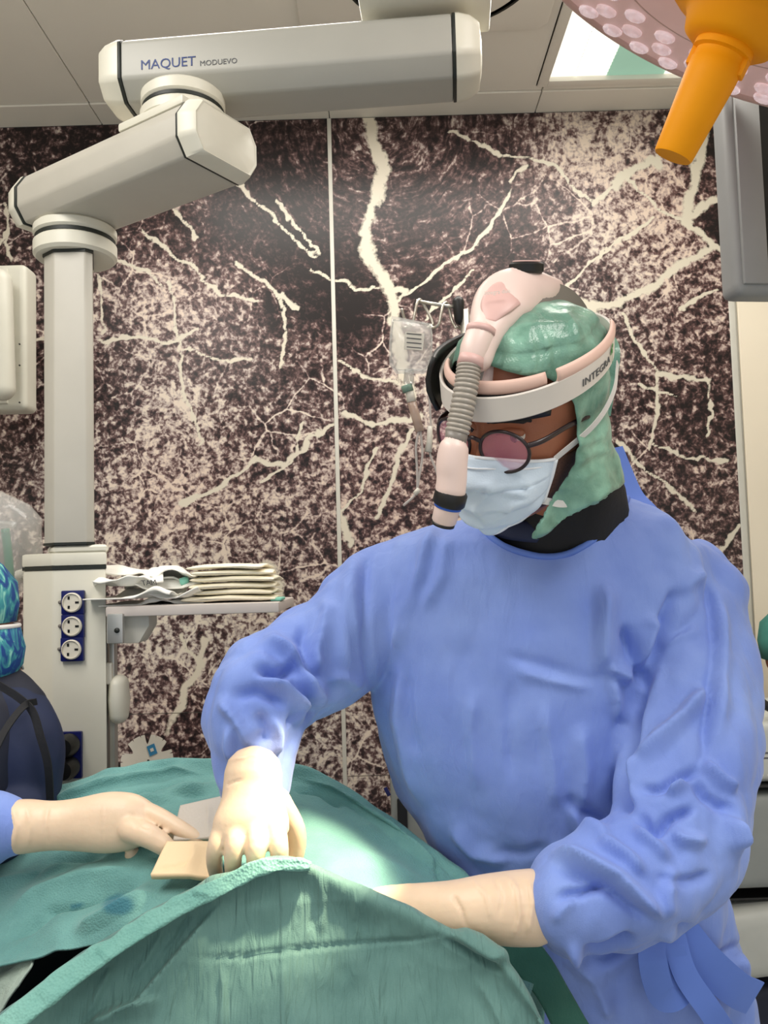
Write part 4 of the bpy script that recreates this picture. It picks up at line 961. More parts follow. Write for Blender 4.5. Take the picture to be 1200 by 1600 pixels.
def head_pt(th, z, off=0.0):
    """th measured from the face direction, positive towards +x"""
    w, yf, yb = head_r(z); yc = (yf + yb) / 2; dy = (yb - yf) / 2
    return np.array([(w + off) * math.sin(th), yc - (dy + off) * math.cos(th), z])
zz = cr(HT, 60)[:, 0]; nh = 72; rings = []
for z in zz:
    P = np.array([head_pt(2 * math.pi * k / nh, z) for k in range(nh)]); x, y = P[:, 0], P[:, 1]; fr = (y < -.02)
    nose = np.exp(-(x / .0115) ** 2) * np.interp(z, [-.06, -.05, -.04, -.02, .005, .018], [0, .012, .027, .019, .008, 0])
    sock = -.009 * (np.exp(-((x - .032) / .014) ** 2) + np.exp(-((x + .032) / .014) ** 2)) * np.exp(-((z - .003) / .012) ** 2)
    brow = .005 * (np.exp(-((x - .03) / .022) ** 2) + np.exp(-((x + .03) / .022) ** 2)) * np.exp(-((z - .024) / .009) ** 2)
    cheek = .004 * (np.exp(-((x - .045) / .018) ** 2) + np.exp(-((x + .045) / .018) ** 2)) * np.exp(-((z + .03) / .018) ** 2)
    lip = .005 * np.exp(-(x / .024) ** 2) * (np.exp(-((z + .070) / .006) ** 2) + np.exp(-((z + .081) / .006) ** 2))
    P[:, 1] -= fr * (nose + sock + brow + cheek + lip); rings.append(HL(P))
skin_head = loft(rings)
nk = cr([HL((0, .035, -.04)), HL((0, .04, -.10)), at(895, 800, 1.19), at(890, 860, 1.23)], 16)
hv, hf = union([skin_head, tube(nk, np.linspace(.054, .056, 16), 24)], .003, 1)
obj('head', hv, hf, 'skin', surgeon)
def ell(c, r, n=12, m=10):
    V = [c + np.array([r[0] * math.sin(a) * math.cos(b), r[1] * math.sin(a) * math.sin(b), r[2] * math.cos(a)]) for a in np.linspace(.05, math.pi - .05, m) for b in np.arange(n) * 2 * math.pi / n]
    return np.array(V), loft([np.array(V)[i * n:(i + 1) * n] for i in range(m)])[1]
for s in (-1, 1):
    v, f_ = ell(np.array([s * .032, -.0685, .0]) , (.0125, .0125, .0125)); eo = obj('eye', HL(v), f_, 'eye_white', surgeon)
    v, f_ = ell(np.array([s * .030, -.0803, -.004]), (.0055, .002, .0055)); obj('iris', HL(v), f_, 'eye_dark', eo)
    lid = np.array([head_pt(s * t, .0055 + .002 * math.sin((t - .2) / .35 * math.pi), -.0035) for t in np.linspace(.2, .58, 12)])
    obj('eyelid', *tube(HL(lid), (.0045), 8, round_ends=2), 'skin', surgeon)
    br = np.array([head_pt(s * t, .0225 + .004 * math.sin((t - .12) / .6 * math.pi), .005) for t in np.linspace(.13, .72, 14)])
    obj('eyebrow', *tube(HL(br), [(.002, .0035)] * 2 + [(.0025, .0045)] * 10 + [(.0015, .002)] * 2, 8, round_ends=2), 'hair_dark', surgeon)
# short beard along the jaw in front of the ear
nr, nc = 14, 10
bz, bt_ = np.meshgrid(np.linspace(-.10, -.035, nr), np.linspace(1.15, 1.75, nc), indexing='ij')
V = HL(np.array([head_pt(t, z, .0016) for z, t in zip(bz.ravel(), bt_.ravel())])); obj('beard', *thicken(V, grid_faces(nr, nc), .001), 'beard', surgeon)

# ---- cap: hood with face opening
nz_, nt_ = 70, 120
def cap_pt(th, z):
    a = abs(th)
    zc_ = z * 1.0
    off = .0135 + .004 * math.sin(7 * th + 40 * z)
    if z < -.01:
        k = min(1, (-.01 - z) / .10); off += k * .048 * max(0, math.sin((a - 1.3) / 1.9 * math.pi)) if a > 1.3 else 0
    p = head_pt(th, min(max(zc_, -.05 if a > 1.5 else -.05 - .08 * (1.5 - a)), .126), off); p[2] = min(zc_, .126)
    if z > .10: p[2] = zc_ + .010 * min(1, (z - .10) / .03)
    return p
rows = []
zs_ = np.concatenate([np.linspace(-.16, .10, 60), .10 + .035 * np.sin(np.linspace(.05, math.pi / 2, 20))])
thv = np.linspace(-math.pi, math.pi, nt_)
def cap_full(th, z):
    if z <= .10: return cap_pt(th, z)
    k = math.acos(min(1, (z - .10) / .035)) / (math.pi / 2); b = cap_pt(th, .10); c = np.array([0, .004, .10])
    rr = math.sin(k * math.pi / 2)
    return np.array([c[0] + (b[0] - c[0]) * rr, c[1] + (b[1] - c[1]) * rr, .10 + (z - .10) * .92])
G = np.array([[cap_full(t, z) for t in thv] for z in zs_])
def cap_keep(th, z):
    a = abs(th)
    if z > .089: return True
    edge = np.interp(z, [-.14, -.115, -.085, -.05, -.02, .03, .058, .076, .089], [.80, .95, 1.22, 1.34, 1.36, 1.30, 1.12, .85, .0])
    low = np.interp(a, [.8, 1.2, 1.45, 1.8, 2.1, 2.6, 3.2], [-.136, -.126, -.104, -.090, -.102, -.100, -.095])
    return a > edge and z > low
Vc = HL(G.reshape(-1, 3)); fcs = [f for f in grid_faces(len(zs_), nt_) if cap_keep(*[(float(thv[f[0] % nt_]) + float(thv[f[2] % nt_])) / 2, float(zs_[f[0] // nt_] + zs_[f[2] // nt_]) / 2])]
used = sorted({i for f in fcs for i in f}); mp_ = {u_: i for i, u_ in enumerate(used)}
Vc = Vc[used]; fcs = [tuple(mp_[i] for i in f) for f in fcs]
Vc = smooth_boundary(Vc, fcs, 10); Nc = vnormals(Vc, fcs); Nc = Nc if ((Vc - HC) * Nc).sum() > 0 else -Nc
w1_ = noise(Vc, 30, 41); w2_ = noise(Vc, 60, 42)
Vc = Vc + Nc * (.004 * (.4 - np.abs(w1_)) + .002 * (.4 - np.abs(w2_)))[:, None]
CFL = [([(825, 505), (830, 540), (833, 585)], .004, 5, 5), ([(848, 515), (855, 545), (858, 585)], .004, 5, 5), ([(785, 515), (830, 508), (900, 505)], .003, 5, 5), ([(870, 470), (900, 510), (905, 550)], .003, 6, 6), ([(800, 520), (812, 545)], .003, 5, 5), ([(875, 520), (885, 560)], .003, 5, 6),
       ([(880, 700), (920, 690), (950, 680)], .005, 10, 14), ([(890, 730), (930, 705), (962, 705)], .005, 8, 12), ([(895, 760), (930, 735), (960, 740)], .004, 10, 10), ([(872, 650), (874, 700), (870, 760)], .003, 4, 6), ([(860, 640), (866, 700), (862, 770)], .004, 4, 4)]
Vc = Vc + Nc * folds(Vc, Nc, CFL)[:, None]
capo = obj('surgical_cap', *thicken(Vc, fcs, .0012), 'cap_green', surgeon)
ribbon([HL(cap_pt(2.4, -.02) + [.004, 0, 0]), HL(cap_pt(2.5, .06) + [.004, .004, 0]), at(928, 508, 1.06), at(938, 504, 1.05)], .012, .001, nm='cap_tie', m='cap_green', par=capo)

# ---- mask
nu, nv = 56, 36
def mask_pt(u, v):
    th = u * 1.14; zt_ = -.016 - .018 * abs(u) ** 1.5; zb_ = -.132 + .045 * abs(u) ** 1.6; z = zt_ + (zb_ - zt_) * v
    w, yf, yb = head_r(max(z, -.12)); p = head_pt(th, max(z, -.118), 0)
    k = (1 - abs(u) ** 2.3); blo = k * (.016 + .018 * math.sin(min(1, v * 1.05) * math.pi * .85)) + .004
    if v > .8: blo -= (v - .8) / .2 * .012 * k
    pl = .0045 * ((v * 3.4) % 1.0 - .5) * k if .15 < v < .85 else 0
    nosek = .014 * math.exp(-(u / .22) ** 2) * math.exp(-((v - .18) / .28) ** 2)
    d = np.array([math.sin(th), -math.cos(th), 0]); p = p + d * (blo + pl) + np.array([0, -nosek, 0]); p[2] = z
    return p
Um, Vm = np.meshgrid(np.linspace(-1, 1, nu), np.linspace(0, 1, nv))
Mv = HL(np.array([mask_pt(a, b) for a, b in zip(Um.ravel(), Vm.ravel())])); mf = grid_faces(nv, nu)
Nm = vnormals(Mv, mf); Nm = Nm if ((Mv - HC) * Nm).sum() > 0 else -Nm
Mv = Mv + Nm * (.003 * noise(Mv, 45, 50))[:, None]
MFL = [([(735, 757), (760, 762), (820, 775), (838, 780)], .005, 6, 12), ([(738, 790), (755, 810), (768, 822)], .004, 8, 8), ([(770, 822), (800, 790), (838, 778)], .004, 8, 10), ([(770, 740), (765, 762), (740, 800)], .004, 8, 8), ([(735, 720), (790, 732), (838, 738)], .0025, 3, 3), ([(800, 720), (815, 750), (838, 776)], .003, 8, 8)]
Mv = Mv + Nm * folds(Mv, Nm, MFL)[:, None]
mask = obj('face_mask', *thicken(Mv, mf, .0015), 'mask_blue', surgeon)
for v in (0.0, 1.0): obj('mask_hem', *tube(HL(np.array([mask_pt(u, v) * 1.0 for u in np.linspace(-1, 1, 40)])), (.0022), 6), 'mask_edge', mask)
obj('mask_hem', *tube(HL(np.array([mask_pt(u, .09) + np.array([0, -.001, 0]) for u in np.linspace(-.8, .8, 40)])), (.0012), 6), 'mask_edge', mask)
for s in (-1, 1):
    obj('mask_side', *tube(HL(np.array([mask_pt(s, v) for v in np.linspace(0, 1, 16)])), (.0035), 8), 'mask_edge', mask)
    top = mask_pt(s, 0); low = mask_pt(s, 1)
    ribbon(HL(np.array([top, head_pt(s * 1.55, .0, .020), head_pt(s * 1.85, .028, .024), head_pt(s * 2.2, .052, .022)])), .0085, .001, nm='mask_tie', m='strap_white', par=mask, up=HR @ np.array([s, 0, 0]))
    ribbon(HL(np.array([low, head_pt(s * 1.6, -.095, .026), head_pt(s * 2.0, -.085, .04), head_pt(s * 2.5, -.07, .045)])), .0085, .001, nm='mask_tie', m='strap_white', par=mask, up=HR @ np.array([s, 0, 0]))

# ---- dark collar under the gown
cn = [at(800, 770, 1.12), at(838, 800, 1.16), at(862, 840, 1.19), at(868, 880, 1.20)]
rg = []
for (x, y, d, hw, hd) in ((878, 738, 1.12, 80, .066), (875, 778, 1.145, 97, .079), (868, 822, 1.17, 110, .088), (866, 852, 1.19, 116, .092), (868, 890, 1.20, 116, .092)):
    a = np.arange(40) * 2 * math.pi / 40; c_ = at(x, y, d); rg.append(c_ + np.cos(a)[:, None] * (EX * hw * d / FPX + EZ * .012) + np.sin(a)[:, None] * nrm(EY + .25 * EZ) * hd)
cv, cf = loft(rg, cap=False); cv = cv + (.003 * noise(cv, 35, 61) + .004 * np.sin(cv[:, 2] * 260 + 40 * cv[:, 0]))[:, None] * nrm(-EY)
obj('scrub_collar', *thicken(cv, cf, .003), 'black_cloth', surgeon)
q = cr([at(968, 782, 1.2), at(955, 796, 1.15), at(918, 815, 1.10), at(868, 832, 1.09), at(800, 828, 1.09), at(760, 815, 1.12)], 30)
obj('vest_strap', *tube(q, [(.006, .014)] * 30, 10, up=EZ), 'scrub_navy', surgeon)

# ------------------------------------------------------------------ spectacles
gl = thing('spectacles', HL((0, -.12, -.02)), 'dark round-framed spectacles on the surgeon', 'spectacles')
for s in (-1, 1):
    c0 = np.array([s * .0385, -.115, -.006])
    t = np.linspace(0, 2 * math.pi, 40, endpoint=False)
    rim = np.array([[c0[0] + .0305 * math.cos(a), c0[1] + .013 * (abs(c0[0] + .0305 * math.cos(a)) / .068) ** 2, c0[2] + .0245 * math.sin(a) * (1.0 if math.sin(a) > 0 else 1.08)] for a in t])
    obj('rim', *tube(HL(rim), (.0021), 8, closed=True), 'glass_frame', gl)
    LV = np.concatenate([rim, [rim.mean(0) + [0, -.003, 0]]]); LB = LV + [0, .0012, 0]; k = 40
    obj('lens', *join((HL(LV), [(i, (i + 1) % k, k) for i in range(k)]), (HL(LB), [((i + 1) % k, i, k) for i in range(k)])), 'lens_pink_reflection', gl)
    obj('temple', *tube(HL(cr([(s * .0675, -.103, .004), (s * .077, -.084, .006), (s * .080, -.04, .008), (s * .084, .0, .008)], 16)), [(.0016, .003)] * 16, 8, up=EZ), 'glass_frame', gl)
obj('bridge', *tube(HL(cr([(-.009, -.115, .002), (0, -.118, .006), (.009, -.115, .002)], 10)), (.0024), 8), 'glass_frame', gl)

# ------------------------------------------------------------------ surgical headlight
hl = thing('surgical_headlight', at(700, 806, .90), 'off-white surgical headlight, coloured pink for the light, with corrugated tube on the surgeon', 'headlight')
band = []
def band_pt(th, dz=0.0, off=.0):
    z = .045 + .046 * math.sin(abs(th) / 2) ** 2 + dz
    p = np.array([(.096 + off) * math.sin(th), -.006 - (.118 + off) * math.cos(th), z]); return p
nt2 = 90; ths = np.linspace(-math.pi, math.pi, nt2)
hw_ = lambda th: .0155 if abs(th) < 2.0 else .0155 - .006 * (abs(th) - 2) 
Bv = np.concatenate([[band_pt(t, dz * hw_(t), o_) for t in ths] for dz, o_ in ((-1, 0), (-.9, .002), (.9, .002), (1, 0), (.9, -.002), (-.9, -.002), (-1, 0))])
bo = obj('headband', HL(Bv), grid_faces(7, nt2), 'band_white', hl, sharp=50)
def on_band(W):
    th0 = 1.34; return HL(np.array([band_pt(th0 + w[0] / .105, -.006 + w[1], .0028 + w[2]) for w in W]))
text('INTEGRA', None, None, None, .0125, 'print_grey', bo, bend=on_band, spacing=1.05)
for cx_, cz_, r_ in ((.058, .012, .0028), (.061, .0155, .0028), (.0595, .009, .002), (.0555, .0085, .0018)):
    obj('leaf_emblem', on_band(np.array([[cx_, cz_, .0012]] + [[cx_ + r_ * math.cos(a), cz_ + r_ * math.sin(a), .0006] for a in np.arange(10) * .628])), [(0, i + 1, (i + 1) % 10 + 1) for i in range(10)], 'leaf_green', bo)
obj('leaf_emblem', on_band(np.array([[.0575, -.004, .001], [.0588, -.004, .001], [.0605, .012, .001], [.0592, .012, .001]])), [(0, 1, 2, 3)], 'leaf_green', bo)
# forehead pad, pink, with a black strip below it
def arc_strip(th0, th1, z0, z1, off, th_, m, nm, n=30, bulge=.004):
    V = [];
    for t in np.linspace(th0, th1, n):
        for k in np.linspace(0, 1, 6):
            p = band_pt(t, 0, off + bulge * math.sin(k * math.pi)); p[2] = z0(t) + (z1(t) - z0(t)) * k; V.append(p)
    W, Fc = thicken(HL(np.array(V)), grid_faces(n, 6), th_); return obj(nm, W, Fc, m, hl)
arc_strip(-.9, .95, lambda t: .062 + .006 * t * t, lambda t: .074 + .006 * t * t, -.012, .004, 'pad_pink', 'forehead_pad')
arc_strip(-1.2, 1.0, lambda t: .030, lambda t: .062, -.011, .003, 'black_plastic', 'pad_black_strip')
arc_strip(1.05, 2.3, lambda t: .070 + .016 * (t - 1.05), lambda t: .084 + .016 * (t - 1.05), -.004, .003, 'pad_pink', 'side_pad')
arc_strip(-1.9, -.8, lambda t: .02, lambda t: .085, .004, .006, 'black_plastic', 'side_pad', bulge=.01)
# crown strap over the head and rear cable
st_ = cr([(0, -.118, .075), (0, -.098, .105), (0, -.05, .137), (0, .01, .145), (0, .07, .130), (0, .108, .10), (0, .125, .06)], 40)
ribbon(HL(st_), .026, .004, nm='crown_strap', m='grey_plastic', par=hl, n=40, up=HR @ np.array([0, 0, 1]) if False else None)
obj('rear_cable', *tube(cr([at(862, 452, 1.02), at(905, 484, 1.06), at(936, 540, 1.09), at(948, 600, 1.10), at(942, 650, 1.11), at(930, 690, 1.13)], 30), .0042, 10), 'grey_plastic', hl)
obj('rear_clip', *frame_box(at(936, 562, 1.03), nrm(EX + .2 * EZ), EY, EZ, .016, .012, .036, .003), 'band_white', hl, sharp=40)
# lamp housing above the forehead
L = [(866, 450, 1.005, .010, .012), (845, 452, .985, .022, .017), (815, 456, .965, .032, .020), (788, 470, .945, .034, .020), (769, 500, .925, .026, .018), (757, 535, .910, .0165, .014), (750, 562, .902, .0135, .0135)]
q = cr(np.array([[*at(a, b, c), d, e] for a, b, c, d, e in L]), 30)
nrmH = nrm(at(760, 440, .85) - at(800, 480, .97))
obj('lamp_housing', *tube(q[:, :3], q[:, 3:5], 24, up=nrmH, round_ends=4), 'headlight_lit_pink', hl)
L2 = [(812, 452, .945, .014, .004), (790, 462, .928, .021, .006), (775, 480, .914, .018, .005), (766, 500, .906, .008, .003)]
q2 = cr(np.array([[*at(a, b, c), d, e] for a, b, c, d, e in L2]), 20)
hi_ = obj('housing_inset', *tube(q2[:, :3], q2[:, 3:5], 20, up=nrmH, round_ends=3), 'headlight_inset', hl)
text('integra duo', at(757, 461, .906), nrm(R + .1 * U), nrm(U - .1 * R), .0062, 'band_white', hi_)
obj('knob_stem', *tube([at(822, 440, .975), at(822, 426, .975)], .010, 14), 'black_plastic', hl)
ka = nrm(U + .25 * F * -1); kp = at(822, 427, .972)
kb = []
for h, r in ((0, .018), (.002, .0195), (.010, .0195), (.012, .018), (.0135, .012)):
    a = np.arange(48) * 2 * math.pi / 48; rr = r + (.0007 * (np.arange(48) % 2) if .001 < h < .011 else 0)
    x_ = nrm(np.cross(ka, (0, 1, 0))); y_ = np.cross(ka, x_); kb.append(kp + ka * h + (np.cos(a) * rr)[:, None] * x_ + (np.sin(a) * rr)[:, None] * y_)
obj('knob', *loft(kb), 'black_plastic', hl, sharp=40)
obj('knob_top', *lathe([(0, 0), (.0165, 0), (.0155, .0015), (0, .002)], kp + ka * .0125, ka, 28), 'headlight_inset', hl)
obj('front_strut', *tube(cr([at(756, 540, .915), at(757, 580, .918), at(752, 615, .917), at(748, 648, .914)], 16), [(.0105, .003)] * 16, 12, up=nrm(C - at(750, 600, .9))), 'headlight_lit_pink', hl)
ax0, ax1 = at(748, 512, .902), at(733, 572, .893)
obj('ring', *tube([at(752, 513, .904), at(750, 522, .903)], .0165, 20), 'headlight_inset', hl)
obj('sleeve', *tube([at(750, 522, .903), at(741, 545, .899), at(738, 558, .897)], [.0155, .0155, .0145], 20, round_ends=2), 'headlight_lit_pink', hl)
obj('ring', *tube([at(738, 558, .897), at(734, 572, .896)], .0145, 20), 'headlight_inset', hl)
tp_ = cr([at(733, 570, .895), at(729, 600, .893), at(722, 640, .892), at(714, 676, .892)], 120)
kk = np.arange(120); rad = .0112 + .0024 * np.abs(np.sin(kk / 120 * math.pi * 15)) ** .6
obj('corrugated_tube', *tube(tp_, rad, 20), 'corrugated_grey', hl)
obj('tube_socket', *tube([at(714, 674, .892), at(711, 696, .892)], [.0125, .0118], 18), 'grey_plastic', hl)
L = [(711, 690, .892, .0125, .0125), (709, 700, .892, .0165, .016), (706, 725, .893, .0172, .017), (706, 745, .895, .0168, .0165), (704, 768, .897, .0165, .0165)]
q = cr(np.array([[*at(a, b, c), d, e] for a, b, c, d, e in L]), 20)
obj('lamp_body', *tube(q[:, :3], q[:, 3:5], 22, round_ends=2), 'headlight_lit_pink', hl)
la = nrm(at(696, 806, .906) - at(706, 768, .897))
obj('focus_ring', *lathe([(0, 0), (.0165, 0), (.018, .002), (.018, .014), (.0165, .016), (0, .016)], at(706, 767, .897), la, 28), 'black_plastic', hl, sharp=40)
obj('accent_ring', *lathe([(0, 0), (.0152, 0), (.0152, .003), (0, .003)], at(706, 767, .897) + la * .016, la, 28), mat('accent_blue', (40, 90, 190), .4), hl)
obj('lamp_nose', *lathe([(0, 0), (.0142, 0), (.0136, .016), (.012, .018), (0, .018)], at(706, 767, .897) + la * .019, la, 28), 'headlight_lit_pink', hl, sharp=40)
lc = at(706, 767, .897) + la * .037
obj('lens_bezel', *lathe([(.0098, 0), (.0128, 0), (.0128, .003), (.0098, .003), (.0098, 0)], lc, la, 28), 'black_plastic', hl)
obj('lens', *lathe([(0, 0), (.0097, 0), (.008, .003), (0, .004)], lc, la, 24), 'lens_lit', hl)
# the headlight's own beam
sp = bpy.data.lights.new('headlight_beam', 'SPOT'); sp.energy = 30; sp.color = (1, .80, .52); sp.spot_size = math.radians(37); sp.spot_blend = .6; sp.shadow_soft_size = .012
so = bpy.data.objects.new('headlight_beam', sp); col.objects.link(so); tgt = at(462, 1352, 1.0); so.location = tuple(lc + nrm(tgt - lc) * .012)
so.rotation_euler = Vector(tgt - lc).to_track_quat('-Z', 'Y').to_euler()

# ------------------------------------------------------------------ gloved hands
def finger(J, r0, r1, n=14):
    q = cr(np.array([at(*j) for j in J]), 14); return tube(q, np.linspace(r0, r1, 14), n, round_ends=4)
def hand_mesh(parts, voxel=.0024, it=2): return union(parts, voxel, it)
# hand reaching down into the wound
palm = cr(np.array([[*at(396, 1206, .985), .034, .030], [*at(395, 1225, .98), .0345, .029], [*at(394, 1250, .97), .036, .026], [*at(393, 1278, .958), .043, .022], [*at(392, 1298, .952), .044, .017]]), 24)
ph = [tube(palm[:, :3], palm[:, 3:5], 28, up=nrm(C - at(394, 1280, .96)), round_ends=3)]
for J, a, b in (([(349, 1288, .955), (338, 1318, .943), (334, 1346, .952), (342, 1382, .985)], .0108, .0082), ([(372, 1288, .95), (366, 1324, .934), (364, 1356, .945), (370, 1395, .985)], .0116, .0090),
                ([(402, 1288, .948), (400, 1326, .930), (399, 1360, .943), (401, 1400, .985)], .0120, .0093), ([(430, 1286, .952), (436, 1322, .935), (436, 1354, .946), (430, 1392, .985)], .0120, .0092), ([(436, 1250, .985), (462, 1300, 1.0), (458, 1345, 1.01), (442, 1375, 1.02)], .0140, .0105)):
    ph.append(finger(J, a, b))
hv, hf = hand_mesh(ph)
hn = vnormals(hv, hf); hv = hv + hn * folds(hv, hn, [([(350, 1228), (365, 1222), (380, 1218)], -.002, 3, 3), ([(352, 1190), (395, 1180), (438, 1190)], .002, 4, 4)])[:, None] * (1 if ((hv - hv.mean(0)) * hn).sum() > 0 else -1)
obj('glove', hv, hf, 'glove', surgeon)
# hand entering from the right under the drape edge
palm = cr(np.array([[*at(836, 1417, .930), .040, .040], [*at(800, 1419, .930), .039, .039], [*at(760, 1420, .93), .036, .036], [*at(715, 1424, .935), .033, .031], [*at(670, 1432, .945), .036, .026], [*at(630, 1440, .955), .040, .022], [*at(595, 1448, .965), .040, .018]]), 28)
ph = [tube(palm[:, :3], palm[:, 3:5], 28, up=nrm(-EY + .5 * EZ), round_ends=2)]
for J, a, b in (([(605, 1420, .965), (570, 1418, .975), (540, 1430, .985), (515, 1450, .99)], .0125, .009), ([(598, 1438, .955), (560, 1440, .96), (530, 1455, .97), (508, 1478, .98)], .013, .0095), ([(598, 1460, .95), (565, 1466, .955), (538, 1480, .965), (520, 1500, .975)], .0125, .009), ([(605, 1480, .95), (578, 1490, .955), (556, 1502, .965), (542, 1515, .97)], .011, .008), ([(660, 1410, .965), (625, 1400, .985), (590, 1402, 1.0), (560, 1412, 1.01)], .014, .010)):
    ph.append(finger(J, a, b))
hv, hf = hand_mesh(ph); hn = vnormals(hv, hf); sg = 1 if ((hv - hv.mean(0)) * hn).sum() > 0 else -1
hv = hv + sg * hn * folds(hv, hn, [([(790, 1362), (806, 1390), (812, 1430), (800, 1475)], .0035, 5, 8), ([(735, 1372), (760, 1400), (768, 1440)], .002, 6, 6), ([(705, 1395), (722, 1425), (728, 1455)], -.003, 4, 6), ([(770, 1365), (785, 1400), (780, 1440)], -.002, 5, 5), ([(826, 1366), (832, 1410), (824, 1466)], .004, 6, 6)])[:, None]
obj('glove', hv, hf, 'glove', surgeon)

# assistant's hand from the left, with gown cuff: a person standing outside the frame
asst = thing('person', (at(-180, 1300, 1.15)[0], at(-180, 1300, 1.15)[1], 0), 'assistant with only a gloved hand and blue cuff in view at left', 'person')
palm = cr(np.array([[*at(8, 1293, 1.09), .034, .032], [*at(40, 1291, 1.09), .034, .031], [*at(80, 1290, 1.09), .031, .028], [*at(120, 1288, 1.09), .033, .028], [*at(165, 1285, 1.085), .038, .027], [*at(200, 1284, 1.08), .036, .024], [*at(222, 1286, 1.08), .030, .020]]), 26)
ph = [tube(palm[:, :3], palm[:, 3:5], 28, up=nrm(-EY + .3 * EZ), round_ends=2)]
for J, a, b in (([(212, 1264, 1.09), (246, 1276, 1.075), (280, 1294, 1.06), (312, 1312, 1.05)], .0145, .0085), ([(205, 1296, 1.06), (232, 1306, 1.045), (252, 1318, 1.04), (262, 1326, 1.04)], .0165, .0115), ([(212, 1280, 1.11), (240, 1292, 1.10), (262, 1306, 1.09), (274, 1320, 1.085)], .013, .0095), ([(205, 1300, 1.11), (225, 1320, 1.10), (222, 1334, 1.09), (206, 1336, 1.08)], .012, .0095), ([(198, 1308, 1.12), (215, 1328, 1.12), (208, 1340, 1.11), (196, 1340, 1.10)], .011, .0085)):
    ph.append(finger(J, a, b))
hv, hf = hand_mesh(ph); hn = vnormals(hv, hf); sg = 1 if ((hv - hv.mean(0)) * hn).sum() > 0 else -1
hv = hv + sg * hn * folds(hv, hn, [([(18, 1255), (26, 1290), (20, 1330)], .003, 5, 7), ([(76, 1252), (70, 1290), (78, 1328)], -.002, 5, 5), ([(212, 1275), (222, 1290), (236, 1296)], -.003, 4, 5), ([(205, 1268), (212, 1284), (214, 1296)], -.002, 4, 4), ([(160, 1250), (162, 1290), (160, 1325)], .0008, 2, 2), ([(40, 1254), (48, 1290), (42, 1330)], .0015, 5, 6)])[:, None]
obj('glove', hv, hf, 'glove', asst)
v, f_ = union([limb([(22, 1293, 1.09, .036), (0, 1292, 1.09, .044), (-60, 1300, 1.09, .056), (-160, 1280, 1.10, .066), (-240, 1150, 1.16, .075), (-260, 1000, 1.22, .085)]), limb([(-280, 980, 1.22, .09), (-480, 1100, 1.2, .15), (-480, 1350, 1.2, .16), (-480, 1700, 1.2, .17), (-480, 2200, 1.2, .18)])], .007, 4)
nn = vnormals(v, f_); v = v + nn * (.006 * (.5 - np.abs(noise(v, 20, 71))))[:, None]
obj('gown', v, f_, 'gown_blue', asst)
v, f_ = ell(at(-480, 860, 1.22), (.09, .105, .125), 24, 16); obj('head', v, f_, 'skin', asst)
v, f_ = ell(at(-480, 830, 1.225), (.098, .112, .115), 24, 16); obj('surgical_cap', v, f_, 'cap_green', asst)

# ------------------------------------------------------------------ background assistant at the left edge
bgp = thing('person', (at(-40, 1200, 1.32)[0], at(-40, 1200, 1.32)[1], 0), 'assistant in dark navy vest and blue patterned cap at left edge', 'person')
D = 1.32; q_ = .86
limb0 = limb
def limbq(L): return limb0([(x, y, d, r * q_) for x, y, d, r in L])
v, f_ = union([limbq([(-60, 1085, D, .055), (-60, 1120, D, .12), (-55, 1200, D, .15), (-55, 1400, D, .155), (-55, 1700, D, .16), (-55, 2250, D, .15)]), limbq([(-20, 1100, D, .075), (20, 1130, D - .01, .072), (40, 1180, D - .03, .066), (40, 1250, D - .05, .058), (10, 1300, D - .12, .05), (-60, 1310, D - .2, .045)])], .007, 4)
nn = vnormals(v, f_); v = v + nn * (.006 * (.5 - np.abs(noise(v, 16, 81))))[:, None]
obj('shirt', v, f_, 'navy', bgp)
v, f_ = union([limbq([(-60, 1068, D, .06), (-62, 1100, D - .005, .135), (-60, 1200, D - .005, .165), (-60, 1420, D - .005, .17)]), limbq([(-60, 1082, D, .05), (-10, 1092, D, .066), (22, 1112, D - .003, .062)])], .007, 4)
vest = obj('vest', v, f_, 'navy_dark', bgp)
ribbon([at(-10, 1066, D - .075), at(28, 1090, D - .085), at(50, 1112, D - .09), at(62, 1150, D - .10), at(74, 1195, D - .10), at(78, 1250, D - .09)], .011, .003, nm='vest_trim', m='black_cloth', par=vest)
ribbon([at(-14, 1185, D - .17), at(8, 1140, D - .14), at(36, 1104, D - .10), at(58, 1096, D - .07)], .010, .003, nm='vest_trim', m='black_cloth', par=vest)
hc_ = at(-62, 972, D)
hp = [loft([hc_ + q_ * np.stack([r1 * np.cos(a) + ox, r2 * np.sin(a), np.full(24, z)], 1) for a in [np.arange(24) * 2 * math.pi / 24] for z, r1, r2, ox in ((-.12, .03, .03, .05), (-.10, .062, .05, .03), (-.05, .088, .066, .01), (0, .092, .072, .0), (.06, .094, .074, -.004), (.1, .07, .06, -.004), (.122, .03, .03, 0))]), tube([hc_ - EZ * .05, hc_ - EZ * .16], .055, 20)]
v, f_ = union(hp, .004, 3); obj('head', v, f_, 'skin', bgp)
cpz = [hc_ + q_ * np.stack([r1 * np.cos(a) + ox, r2 * np.sin(a), np.full(28, z)], 1) for a in [np.arange(28) * 2 * math.pi / 28] for z, r1, r2, ox in ((-.002, .098, .080, .0), (.03, .104, .086, .0), (.07, .102, .086, -.004), (.105, .082, .07, -.006), (.13, .045, .04, -.006), (.136, .005, .005, -.006))]
cpz = [r_ + .004 * noise(r_, 30, 83)[:, None] for r_ in cpz]
obj('surgical_cap', *loft(cpz), 'floral_cap', bgp)
mk_ = [hc_ + q_ * np.stack([r1 * np.cos(a) + ox, r2 * np.sin(a), np.full(28, z)], 1) for a in [np.linspace(-1.9, 1.9, 28)] for z, r1, r2, ox in ((-.010, .100, .070, .004), (-.028, .102, .072, .006), (-.05, .102, .074, .012), (-.08, .088, .066, .022), (-.105, .066, .052, .026), (-.118, .04, .036, .028))]
